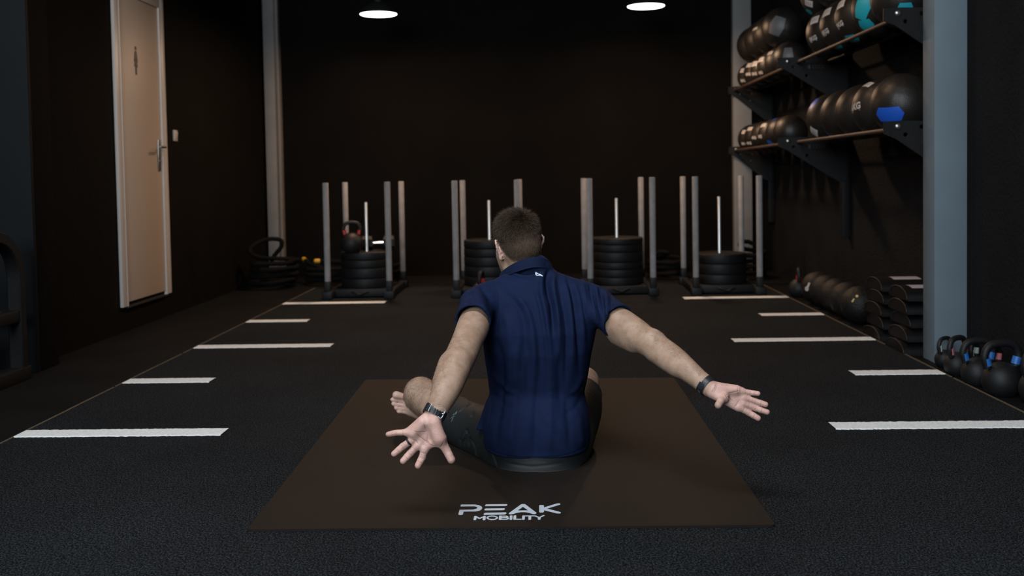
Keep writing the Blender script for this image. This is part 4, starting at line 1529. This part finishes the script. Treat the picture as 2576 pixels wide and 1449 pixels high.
# palms, soles and ears are pinker than the arms
for cpt, rad in ((at(1056, 1118, Yl), .100), (at(1868, 1010, Yr), .100)):
    d = np.linalg.norm(BV - V3(cpt), axis=1)
    tint[:, 0] = np.maximum(tint[:, 0], np.clip((rad + .02 - d) / .03, 0, 1))
for x_ in (-.08, .08):
    d = np.linalg.norm(BV - V3(H(x_, -.006, -.008)), axis=1)
    tint[:, 0] = np.maximum(tint[:, 0], np.clip((.042 - d) / .012, 0, 1))
d = np.linalg.norm(BV - V3(at(1005, 1010, 3.96)), axis=1)
tint[:, 0] = np.maximum(tint[:, 0], .6 * np.clip((.07 - d) / .03, 0, 1))


def crease(pts, Y, wid=.0011, dep=.0016, col_=.75, z5=None):
    global BV
    pl = [z5(p) for p in pts] if z5 else pts
    pl = poly_xz(pl, Y)
    lo = np.min(pl, axis=0) - .01
    hi = np.max(pl, axis=0) + .01
    m = np.where((BV[:, 0] > lo[0]) & (BV[:, 0] < hi[0]) & (BV[:, 2] > lo[1]) & (BV[:, 2] < hi[1]) & (BN[:, 1] < -0.15) & (np.abs(BV[:, 1] - Y) < .06))[0]
    if not len(m): return
    dd, par, _ = seg_dist(BV[m][:, [0, 2]], pl)
    w_ = np.exp(-(dd / wid) ** 2) * np.clip(4 * par, .4, 1) * np.clip(4 * (1 - par), .4, 1)
    BV[m] -= BN[m] * (w_ * dep)[:, None]
    tint[m, 1] = np.maximum(tint[m, 1], w_ * col_)


c5 = lambda p: (940 + p[0] / 5.573, 940 + p[1] / 5.573)
c6 = lambda p: (1700 + p[0] / 7.246, 900 + p[1] / 7.246)
for pl in ([(590, 790), (650, 870), (740, 940), (800, 1010)], [(575, 782), (640, 802), (725, 805), (760, 770)], [(720, 690), (738, 770)],
           [(758, 850), (752, 930), (800, 985), (880, 1005), (965, 1000)], [(640, 985), (600, 930), (540, 900)], [(930, 1035), (1000, 920)]):
    crease(pl, Yl, z5=c5)
for pl in ([(900, 640), (1000, 620), (1100, 592), (1150, 590)], [(900, 650), (960, 710), (1040, 790)], [(1115, 520), (1110, 600), (1140, 680)],
           [(1060, 900), (1100, 840), (1150, 760)], [(740, 440), (690, 520), (610, 640)], [(760, 450), (710, 540), (650, 630)], [(860, 620), (900, 680), (930, 740)]):
    crease(pl, Yr, z5=c6, wid=.0010)
crease([(1096, 1017.5), (1112, 1019.5)], 2.86, col_=.3)
crease([(1086, 1019.0), (1118, 1025)], 2.86, col_=.25)


def finger_creases(fp):
    for (a, b, c, rr) in fp:
        for (p, q, t, rad) in ((a, b, .42, rr[0]), (a, b, .98, rr[1]), (b, c, .50, rr[2])):
            o_ = p.lerp(q, t)
            d_ = (q - p).normalized()
            n_ = Vector((-d_.z, 0, d_.x)).normalized() * rad * .8
            pl = [(o_ - n_), (o_ + n_)]
            P2 = [(k_.x, k_.z) for k_ in pl]
            lo, hi = np.min(P2, axis=0) - .006, np.max(P2, axis=0) + .006
            m = np.where((BV[:, 0] > lo[0]) & (BV[:, 0] < hi[0]) & (BV[:, 2] > lo[1]) & (BV[:, 2] < hi[1]) & (BN[:, 1] < -0.1))[0]
            if len(m):
                dd, par, _ = seg_dist(BV[m][:, [0, 2]], P2)
                w_ = np.exp(-(dd / .0010) ** 2)
                BV[m] -= BN[m] * (w_ * .0009)[:, None]
                tint[m, 1] = np.maximum(tint[m, 1], w_ * .35)


finger_creases(lfp[:4])
finger_creases(rfp)
# fingertips redder
for fp in (lfp, rfp):
    for a, b, c, rr in fp:
        d = np.linalg.norm(BV - V3(c), axis=1)
        tint[:, 1] = np.maximum(tint[:, 1], .12 * np.clip((.022 - d) / .016, 0, 1))

# ---- scalp: where the hair grows
L_ = (BV - V3(HC)) @ RHn                    # head-local coordinates
az = np.degrees(np.arctan2(np.abs(L_[:, 0]), L_[:, 1]))        # 0 forward, 180 back
hl = np.interp(az, [0, 35, 60, 78, 92, 105, 125, 150, 180], [.068, .062, .035, .012, .016, -.030, -.062, -.082, -.086])
near = np.linalg.norm(BV - V3(HC), axis=1) < .15
ear = (np.abs(L_[:, 0]) > .0765) & (L_[:, 2] < .03)
hairm = np.where(near & ~ear, np.clip((L_[:, 2] - hl) / .018, 0, 1), 0)
tint[:, 2] = hairm * .92
body_me = np_mesh('body', BV, BQ, tint)
mlink('body', body_me, M_skin)

# eyes (behind, unseen here)
for sx in (-1, 1):
    bm = bmesh.new()
    bmesh.ops.create_uvsphere(bm, u_segments=20, v_segments=12, radius=.0105)
    bmesh.ops.translate(bm, vec=H(sx * .032, .0805, -.012), verts=bm.verts)
    mlink('eyeball', bm_mesh('e', bm, True), M_eye)
    bm = bmesh.new()
    bmesh.ops.create_uvsphere(bm, u_segments=16, v_segments=10, radius=.006)
    bmesh.ops.translate(bm, vec=H(sx * .032, .0858, -.012), verts=bm.verts)
    mlink('iris', bm_mesh('i', bm, True), M_iris)


# ---- hair: thousands of short blades plus a thin matted layer
def blades(name, roots, dirs1, dirs2, L, W, m, seed=0):
    r_ = np.random.default_rng(seed)
    n = len(roots)
    side = np.cross(dirs1, r_.normal(size=(n, 3)))
    side /= np.linalg.norm(side, axis=1)[:, None] + 1e-9
    p0 = roots
    p1 = p0 + dirs1 * (L * .5)[:, None]
    p2 = p1 + dirs2 * (L * .5)[:, None]
    w = (side * W[:, None])
    V = np.concatenate([p0 - w, p0 + w, p1 + w * .8, p1 - w * .8, p2], 0)
    i = np.arange(n)
    T = np.concatenate([np.stack([i, i + n, i + 2 * n], 1), np.stack([i, i + 2 * n, i + 3 * n], 1), np.stack([i + 3 * n, i + 2 * n, i + 4 * n], 1)])
    return mlink(name, np_mesh(name, V, T), m)


cand = np.where((hairm > .12))[0]
pr_ = np.ones(len(cand))
idx = rng.choice(cand, 48000, replace=True, p=BA[cand] / BA[cand].sum())
jit = rng.normal(scale=.0016, size=(len(idx), 3))
n_ = BN[idx]
jit -= n_ * np.sum(jit * n_, 1)[:, None]
root = BV[idx] + jit - n_ * .001
lc = L_[idx]
top = np.clip((lc[:, 2] + .01) / .09, 0, 1)
wh = np.array([.012, -.055, .085])
fl = lc - wh
fl = fl @ RHn.T
fl -= n_ * np.sum(fl * n_, 1)[:, None]
fl /= np.linalg.norm(fl, axis=1)[:, None] + 1e-6
fl = fl + rng.normal(scale=.28, size=fl.shape) * (0.5 + top[:, None])
front = np.clip((lc[:, 1] + .01) / .06, 0, 1)
d1 = n_ * (0.35 + 0.65 * top[:, None]) + fl * (0.9 - 0.35 * top[:, None])
d1 /= np.linalg.norm(d1, axis=1)[:, None]
d2 = n_ * (0.05 + .45 * top[:, None]) + fl
d2 /= np.linalg.norm(d2, axis=1)[:, None]
Ls = (.0065 + .026 * top ** 1.6) * rng.uniform(.6, 1.15, len(idx)) * (.5 + .5 * hairm[idx])
hair = blades('hair', root, d1, d2, Ls, np.full(len(idx), .00042) * rng.uniform(.7, 1.3, len(idx)), M_hair, 1)


def body_hair(name, cpts, rad, n, flow, L0, seed, wmax=.00016, side=None):
    r_ = np.random.default_rng(seed)
    m = np.zeros(len(BV), bool)
    for c_ in cpts:
        m |= np.linalg.norm(BV - V3(c_), axis=1) < rad
    if side is not None:
        m &= (BN @ V3(side) > .15)
    c_ = np.where(m)[0]
    i = r_.choice(c_, n, p=BA[c_] / BA[c_].sum())
    nn = BN[i]
    f = np.tile(V3(flow), (n, 1)) + r_.normal(scale=.35, size=(n, 3))
    f -= nn * np.sum(f * nn, 1)[:, None]
    f /= np.linalg.norm(f, axis=1)[:, None] + 1e-9
    a = f * .8 + nn * .45
    a /= np.linalg.norm(a, axis=1)[:, None]
    b = f * .95 + nn * .12
    jj = r_.normal(scale=.001, size=(n, 3))
    return blades(name, BV[i] + jj, a, b, L0 * r_.uniform(.5, 1.1, n), np.full(n, wmax), M_bodyhair, seed)


body_hair('arm_hair', [LA[3][0], LA[4][0], LA[5][0], LA[6][0]], .060, 1150, LA[7][0] - LA[4][0], .011, 2, side=(-.9, .3, .3))
body_hair('arm_hair', [RA[3][0], RA[4][0], RA[5][0], RA[6][0]], .060, 1000, RA[6][0] - RA[4][0], .011, 3, side=(.3, .4, .85))
body_hair('leg_hair', [at(1058, 990, 3.9), at(1075, 1005, 3.88)], .080, 2200, Vector((.5, 0, -.6)), .013, 4, .0002)

# ---- shirt
S = Field(np.arange(-.40, .40, .003), np.arange(3.10, 3.72, .003), np.arange(.03, .76, .003))
S.loft(SH, 0.0, 0.0)
S.ell(GL1 + Vector((0, 0, .0)), (.100, .129, .124), k=.035)
S.ell(GL2, (.100, .129, .124), k=.035)
S.cone(GL1 + Vector((.03, .0, .03)), GL2 + Vector((-.03, .0, .03)), .128, .128, .03)
S.cone(at(1318, 706, 3.45), at(1232, 750, 3.41), .050, .051, .03)
S.cone(at(1345, 700, 3.45), at(1462, 750, 3.43), .050, .054, .03)
S.cone(at(1225, 752, 3.41), at(1202, 768, 3.37), .052, .058, .03)
S.cone(at(1462, 750, 3.43), at(1498, 767, 3.42), .054, .060, .03)
LC, RC = at(1190, 806, 3.235), at(1553, 808, 3.295)
S.cone(at(1202, 768, 3.37), LC, .058, .0575, .022)
S.cone(at(1498, 767, 3.42), RC, .060, .0570, .022)
S.cone(LC, LC + (LC - LA[0][0]) * .35, .0575, .059, .01)
S.cone(RC, RC + (RC - RA[0][0]) * .35, .0570, .0585, .01)
dl = (LA[2][0] - LA[0][0]).normalized()
dr_ = (RA[2][0] - RA[0][0]).normalized()
S.cut(LC + dl * .004, dl, rad=.14)
S.cut(RC + dr_ * .004, dr_, rad=.14)
# front tail of the shirt showing at the left side slit
S.cone(at(1238, 1015, 3.48), at(1215, 1082, 3.45), .016, .024, .018)
S.cut(at(1186, 1084, 3.44), (.10, 0, -1), rad=.052)
S.cut((0, 3.4, .066), (0, 0.03, -1))
S.cone(at(1318, 702, 3.45), at(1350, 676, 3.44), .052, .050, .02)
# openings: the sleeves are hollow around the arm, the neck is open around the neck
for P_, C_, dd_ in ((LA, LC, dl), (RA, RC, dr_)):
    S.cone(C_ - dd_ * .012, C_ + dd_ * .06, .0505 if P_ is LA else .0500, .0535, .002, sub=True)
S.cone(at(1322, 640, 3.50), at(1328, 676, 3.485), .066, .050, .004, sub=True)
SV, SQ = S.mesh()
del S
SV = smooth(SV, SQ, 9, .5)
SN = vnormals(SV, SQ)
seamv = np.zeros(len(SV))
FOLD = [
    # points (photo pixels on the back), amplitude (m, + outwards), width (m)
    ([(1384, 680), (1376, 707), (1379, 737), (1387, 767), (1391, 813), (1390, 850)], -.0125, .0085),
    ([(1370, 690), (1363, 712), (1362, 740), (1372, 790), (1378, 840), (1384, 900), (1388, 985)], .0065, .011),
    ([(1398, 688), (1392, 712), (1394, 745), (1402, 790), (1406, 850), (1402, 930)], .0075, .010),
    ([(1348, 730), (1360, 770), (1371, 830), (1376, 880), (1380, 960)], -.0055, .008),
    ([(1403, 704), (1414, 758), (1422, 800), (1426, 853), (1424, 930), (1420, 1000)], -.0055, .009),
    ([(1418, 700), (1430, 745), (1437, 800), (1440, 870), (1440, 960)], .0045, .010),
    ([(1425, 696), (1441, 745), (1449, 799), (1457, 880), (1458, 960)], -.0060, .008),
    ([(1440, 705), (1458, 760), (1466, 830), (1472, 900)], .0045, .010),
    ([(1262, 737), (1290, 757), (1312, 790), (1320, 840), (1314, 894), (1306, 960)], -.0040, .011),
    ([(1285, 732), (1318, 762), (1338, 810), (1344, 880), (1346, 960), (1348, 1010)], .0040, .012),
    ([(1300, 730), (1335, 775), (1352, 830), (1358, 900), (1362, 980)], -.0035, .010),
    ([(1266, 780), (1282, 830), (1284, 900), (1280, 980), (1272, 1060)], .0040, .014),
    ([(1252, 850), (1262, 920), (1262, 990), (1252, 1070)], -.0045, .011),
    ([(1302, 850), (1300, 930), (1296, 1020)], .0035, .014),
    ([(1325, 850), (1328, 930), (1328, 1030)], -.0040, .012),
    ([(1406, 880), (1408, 960), (1412, 1050)], -.0040, .012),
    ([(1240, 940), (1250, 965), (1275, 985), (1310, 996)], .0022, .010),
    ([(1236, 1000), (1262, 1018), (1300, 1030)], -.0022, .010),
    ([(1468, 950), (1452, 985), (1420, 1005)], .0022, .011),
    ([(1474, 1000), (1450, 1030), (1415, 1045)], -.002, .011),
    ([(1352, 900), (1350, 1000), (1346, 1100), (1344, 1150)], -.0035, .012),
    ([(1384, 960), (1384, 1050), (1380, 1150)], .0035, .014),
    ([(1300, 980), (1290, 1060), (1282, 1145)], .0035, .014),
    ([(1425, 990), (1432, 1070), (1436, 1140)], -.0035, .013),
    ([(1260, 1010), (1250, 1080), (1246, 1140)], -.0032, .012),
    ([(1455, 1040), (1462, 1100), (1464, 1135)], .003, .012),
    ([(1290, 683), (1316, 690), (1340, 688), (1362, 682)], -.0060, .006),
    ([(1285, 692), (1310, 700), (1345, 700)], .0035, .007),
    # sleeve wrinkles
    ([(1486, 716), (1490, 760), (1498, 812)], -.0050, .006),
    ([(1500, 722), (1506, 760), (1512, 800)], .0050, .007),
    ([(1512, 728), (1514, 762), (1516, 815)], -.0055, .006),
    ([(1526, 736), (1525, 768), (1521, 812)], .0045, .007),
    ([(1540, 744), (1532, 775), (1526, 800)], -.0045, .006),
    ([(1466, 715), (1475, 760), (1482, 820)], .0040, .008),
    ([(1200, 716), (1228, 742), (1246, 780)], -.0045, .008),
    ([(1184, 728), (1212, 748), (1236, 785)], .0040, .009),
    ([(1176, 740), (1205, 760), (1232, 800)], -.0030, .008),
    ([(1166, 770), (1192, 775), (1225, 800)], .0030, .009),
]
SEAM = [([(1240, 709), (1256, 745), (1255, 785), (1251, 840)], .0013), ([(1476, 709), (1499, 745), (1502, 790), (1503, 836)], .0013),
        ([(1228, 988), (1234, 1030), (1226, 1088)], .0012), ([(1226, 1138), (1280, 1146), (1340, 1148), (1400, 1146), (1480, 1134)], .0009)]
back = SN[:, 1] < .25
P2 = SV[:, [0, 2]]
for pts, amp, wd in FOLD:
    pl = poly_xz([(q.x, q.y) for q in catmull([(u, v, 0) for u, v in pts], 4)], 3.33)
    dd, par, _ = seg_dist(P2, pl)
    w_ = np.exp(-(dd / wd) ** 2) * np.clip(par * 5, 0, 1) * np.clip((1 - par) * 3, 0, 1) * np.clip(-SN[:, 1] * 3 + .6, 0, 1)
    SV += SN * (w_ * amp * 1.8)[:, None]
for pts, wd in SEAM:
    pl = poly_xz(pts, 3.33)
    dd, par, _ = seg_dist(P2, pl)
    w_ = np.exp(-(dd / (wd * 1.6)) ** 2) * back
    SV -= SN * (w_ * .0022)[:, None]
# cuff bands: a slight step near each sleeve end
for C_, dd_, in ((LC, dl), (RC, dr_)):
    t_ = (SV - V3(C_)) @ V3(dd_)
    near_ = np.linalg.norm(SV - V3(C_), axis=1) < .10
    SV -= SN * (np.exp(-((t_ + .026) / .0022) ** 2) * near_ * .0018)[:, None]
# a little cloth unevenness
ph = rng.uniform(0, 6.28, (6, 3))
fr_ = rng.normal(scale=26, size=(6, 3))
un = sum(np.sin(SV @ f_ + p_[0]) for f_, p_ in zip(fr_, ph)) / 6
SV += SN * (un * .0016)[:, None]
SV = smooth(SV, SQ, 1, .4)
shirt_me = np_mesh('polo_shirt', SV, SQ)
from mathutils.bvhtree import BVHTree
shirt_bvh = BVHTree.FromPolygons([tuple(p) for p in SV], [tuple(int(i) for i in q) for q in SQ])
shirt = mlink('polo_shirt', shirt_me, M_shirt)

# collar: a folded ribbon around the neck
cpath = [at(1266, 716, 3.56), at(1262, 704, 3.50), at(1274, 690, 3.445), at(1300, 674, 3.405), at(1334, 662, 3.390), at(1362, 662, 3.405), at(1380, 672, 3.45), at(1384, 690, 3.51), at(1374, 706, 3.57)]
cc = Vector((at(1330, 680, 3.475).x, 3.475, 0))
bm = bmesh.new()
cp = catmull(cpath, 8)
prof = [(0.001, .0175), (0.004, .0195), (.0075, .017), (.012, -.002), (.0165, -.0145), (.0125, -.0165), (.006, -.004), (.002, -.020), (-.002, -.020)]
rings = []
for i, p in enumerate(cp):
    o_ = Vector((p.x - cc.x, p.y - cc.y, 0)).normalized()
    e_ = 1.0 if 4 < i < len(cp) - 5 else .8
    rings.append([bm.verts.new(p + o_ * x * e_ + Vector((0, 0, z * e_))) for x, z in prof])
for a, b in zip(rings, rings[1:]):
    for k in range(len(prof)):
        j = (k + 1) % len(prof)
        bm.faces.new((a[k], a[j], b[j], b[k]))
bm.faces.new(rings[0]); bm.faces.new(rings[-1][::-1])
mlink('collar', bm_mesh('collar', bm, True, 1.0), M_collar)


def decal(name, polys, bvh, m, holes=None, off=.0012, parent=None):
    """small print laid on cloth where it sits on the garment"""
    bm = bmesh.new()
    for poly in polys:
        vs = []
        for u, v in poly:
            o_ = CAM
            d_ = (at(u, v, 3.3) - CAM).normalized()
            h_ = bvh.ray_cast(o_, d_)
            if h_[0] is None: break
            nn = h_[1] if h_[1].dot(d_) < 0 else -h_[1]
            vs.append(bm.verts.new(h_[0] + nn * off))
        if len(vs) == len(poly) and len(vs) > 2:
            bm.faces.new(vs)
    return mlink(name, bm_mesh(name, bm), m)


q3 = lambda L__: [(1320 + x / 28.97, 670 + y / 28.97) for x, y in L__]
M_mark = mat('white_shirt_mark', (0.62, 0.68, 0.74), 0.6)
decal('back_mark', [q3([(770, 420), (845, 410), (870, 560), (865, 640), (820, 670), (770, 580)]), q3([(845, 410), (960, 520), (1010, 560), (960, 575), (868, 560)]),
                    q3([(820, 640), (1100, 630), (1180, 690), (1000, 690), (850, 690)]), q3([(960, 530), (1150, 590), (1320, 710), (1310, 755), (1240, 755), (1120, 670), (960, 570)])],
      shirt_bvh, M_mark, off=.0016)

# ---- shorts
K = Field(np.arange(-.48, .34, .0035), np.arange(3.22, 4.05, .0035), np.arange(.012, .42, .0035))
K.ell(GL1, (.097, .116, .1105), k=0)
K.ell(GL2, (.097, .116, .1105), k=.03)
K.cone(GL1 + Vector((.02, .03, .02)), GL2 + Vector((-.02, .03, .02)), .106, .106, .03)
K.chain([(p, r_) for p, r_ in THL] + [(at(1115, 1030, 3.83), .0785)], .025)
K.chain([(p, r_) for p, r_ in THR] + [(at(1472, 975, 3.87), .070)], .025)
K.loft([(z_, cx, cy, rx, ry) for z_, cx, cy, rx, ry in SH if z_ < .30], .010, .03)
hl_n = (at(1115, 1022, 3.83) - at(1168, 1066, 3.72)).normalized()
HEM = at(1139, 1045, 3.785)
K.cut(HEM, Vector((hl_n.x, hl_n.y, hl_n.z)) , rad=.16)
hr_n = (at(1469, 961, 3.90) - at(1452, 1035, 3.70)).normalized()
K.cut(at(1463, 990, 3.83), hr_n, rad=.16)
KV, KQ = K.mesh()
del K
KV = smooth(KV, KQ, 3, .5)
KN = vnormals(KV, KQ)
c4 = lambda L__: [(1100 + x / 12.075, 990 + y / 12.075) for x, y in L__]
for pts, amp, wd in (
        (c4([(590, 650), (760, 520), (960, 430), (1200, 415)]), -.0035, .0018),
        (c4([(1015, 880), (880, 1010), (770, 1170), (710, 1340), (715, 1600)]), -.005, .004),
        (c4([(1040, 960), (930, 1090), (870, 1250), (850, 1500)]), -.005, .004),
        (c4([(1080, 1100), (1030, 1200), (990, 1400)]), -.004, .005),
        (c4([(1100, 1150), (1180, 1250), (1225, 1400), (1240, 1600)]), -.004, .004),
        (c4([(960, 1000), (880, 1130), (800, 1330)]), .004, .006),
        (c4([(1130, 520), (1080, 560), (1010, 590)]), -.003, .004),
        ([(1228, 1135), (1240, 1160), (1252, 1186)], -.004, .004),
        ([(1200, 1110), (1215, 1140), (1235, 1175)], .003, .006),
        ([(1260, 1166), (1340, 1172), (1430, 1164)], -.0015, .004),
        (c4([(330, 700), (300, 850), (340, 1020)]), -.0012, .0016)):
    pl = poly_xz(pts, 3.62 if pts[0][0] < 1225 else 3.33)
    dd, par, _ = seg_dist(KV[:, [0, 2]], pl)
    Yq = 3.62
    w_ = np.exp(-(dd / wd) ** 2) * np.clip(par * 6, .2, 1) * np.clip((1 - par) * 4, 0, 1) * (KN[:, 1] < .2)
    KV += KN * (w_ * amp * 1.5)[:, None]
KV[:, 2] = np.maximum(KV[:, 2], MZ1 + .0005)
ko = mlink('shorts', np_mesh('shorts', KV, KQ), M_shorts)
kb = BVHTree.FromPolygons([tuple(p) for p in KV], [tuple(int(i) for i in q) for q in KQ])
decal('shorts_mark', [c4([(545, 600), (610, 530), (612, 560), (590, 620), (540, 660)]), c4([(485, 640), (530, 600), (525, 650), (485, 690)]),
                      c4([(480, 700), (555, 692), (540, 705), (470, 735), (385, 780)]), c4([(468, 748), (505, 740), (420, 905)])],
      kb, mat('grey_green_mark', (0.10, 0.135, 0.14), 0.5), off=.0015)


# ---- watch on the left wrist, band on the right
def ring_frame(c, axis, xdir):
    a = axis.normalized()
    x = (xdir - a * xdir.dot(a)).normalized()
    y = a.cross(x)                                   # away from / towards the camera
    return c, a, x, y


def strap_mesh(c, axis, xdir, rx, ry, half, th, rib=0.0, nrib=0, n=96, rib_range=(0, 0)):
    c, a, x, y = ring_frame(c, axis, xdir)
    bm = bmesh.new()
    R_ = []
    for i in range(n):
        t = 2 * PI * i / n
        deg = math.degrees(t) % 360
        q = th
        if nrib and rib_range[0] <= deg <= rib_range[1]:
            q = th * (1 + rib * (0.5 + 0.5 * math.cos(t * nrib)))
        o_ = x * math.cos(t) + y * math.sin(t)
        base = c + x * rx * math.cos(t) + y * ry * math.sin(t)
        R_.append([bm.verts.new(base + o_ * dd_ + a * aa) for dd_, aa in ((0, -half), (q * .8, -half), (q, -half * .8), (q, half * .8), (q * .8, half), (0, half))])
    for i in range(n):
        p, q = R_[i], R_[(i + 1) % n]
        for k in range(6):
            j = (k + 1) % 6
            bm.faces.new((p[k], p[j], q[j], q[k]))
    return bm_mesh('strap', bm, True, .8)


ax_l = (lw_ - LA[7][0])
WC = at(1094.5, 1037.5, 2.881)
XD = Vector((1, 0, -.42))
c_, a_, x_, y_ = ring_frame(WC, ax_l, XD)
sgn = -1 if y_.y > 0 else 1                          # direction of y_ that faces the camera
wt = empty('wristwatch', (0, 0, 0)); wt.parent = man; wt.location = -ML
mlink('strap', strap_mesh(WC, ax_l, XD, .0300, .0265, .0135, .0038, .26, 26, rib_range=(200, 340) if sgn < 0 else (20, 160)), M_strap, wt)


def on_ring(t, al, off=.0):
    """t in degrees, 90 = the side facing the camera"""
    t = math.radians(t)
    return c_ + x_ * (.0300 + .0050 + off) * math.cos(t) + y_ * sgn * (.0265 + .0050 + off) * math.sin(t) + a_ * al


loop = [on_ring(66, -.0142), on_ring(52, -.0145), on_ring(45, -.010), on_ring(45, .0), on_ring(45, .010), on_ring(52, .0145), on_ring(66, .0142)]
mlink('buckle', (lambda bm: (tube_bm(bm, catmull(loop, 5), .0014, seg=8), bm_mesh('b', bm, True))[1])(bmesh.new()), M_buckle, wt)
mlink('buckle_pin', (lambda bm: (tube_bm(bm, [on_ring(45, 0, .0006), on_ring(51, 0, .001), on_ring(56, 0, .0005)], .0013, seg=8), bm_mesh('b', bm, True))[1])(bmesh.new()), M_buckle, wt)
kp = [on_ring(122, -.0138), on_ring(123, 0.0), on_ring(122, .0138)]
mlink('strap_edge', (lambda bm: (tube_bm(bm, catmull(kp, 4), .0010, seg=8), bm_mesh('b', bm, True))[1])(bmesh.new()), M_buckle, wt)
bm = bmesh.new()
Mc = Matrix((( x_.x, a_.x, -y_.x * sgn), (x_.y, a_.y, -y_.y * sgn), (x_.z, a_.z, -y_.z * sgn))).to_4x4()
Mc.translation = c_ - y_ * sgn * .0345
vs = box_bm(bm, (0, 0, 0), (.036, .042, .012), .004)
bmesh.ops.transform(bm, matrix=Mc, verts=bm.verts)
mlink('watch_case', bm_mesh('wc', bm, True, .6), M_strap, wt)

WR = at(1776.0, 969.5, 2.998)
XR_ = Vector((.55, 0, 1))
ax_r = (rw_ - RA[6][0])
c_, a_, x_, y_ = ring_frame(WR, ax_r, XR_)
sgn = -1 if y_.y > 0 else 1
wb = empty('fitness_band', (0, 0, 0)); wb.parent = man; wb.location = -ML
mlink('strap', strap_mesh(WR, ax_r, XR_, .0266, .0255, .0125, .0034), M_strap, wb)


def on_ring2(t, al, off=.0):
    t = math.radians(t)
    return c_ + x_ * (.0266 + .0035 + off) * math.cos(t) + y_ * sgn * (.0255 + .0035 + off) * math.sin(t) + a_ * al


M_slot = mat('grey_band_slot', (0.16, 0.17, 0.18), 0.4)
for t_ in (140, 148, 156, 55, 63):
    mlink('strap_slot', (lambda bm: (tube_bm(bm, [on_ring2(t_, -.005, -.0006), on_ring2(t_, .005, -.0006)], .0008, seg=6), bm_mesh('b', bm, True))[1])(bmesh.new()), M_slot, wb)
bm = bmesh.new()
rows = []
for t_ in range(84, 126, 6):
    rows.append([bm.verts.new(on_ring2(t_, al, .0014)) for al in (-.009, .009)] + [bm.verts.new(on_ring2(t_, al, -.002)) for al in (.009, -.009)])
for p, q in zip(rows, rows[1:]):
    for k in range(4):
        bm.faces.new((p[k], p[(k + 1) % 4], q[(k + 1) % 4], q[k]))
bm.faces.new(rows[0]); bm.faces.new(rows[-1][::-1])
mlink('clasp', bm_mesh('cl', bm, True, .6), mat('dark_steel_clasp', (0.05, 0.055, 0.065), 0.3, .6), wb)

# ring on the left ring finger
fa, fb = lfp[1][0], lfp[1][1]
rc = at(1029.5, 1110.5, Yl)
ra_ = (fb - fa).normalized()
u_ = ra_.cross(Vector((0, 1, 0))).normalized()
w2 = ra_.cross(u_)
bm = bmesh.new()
pp = [rc + (u_ * math.cos(2 * PI * i / 32) + w2 * math.sin(2 * PI * i / 32)) * .0108 for i in range(32)]
tube_bm(bm, pp, .0030, seg=10, closed=True)
mlink('finger_ring', bm_mesh('ring', bm, True), M_ring)
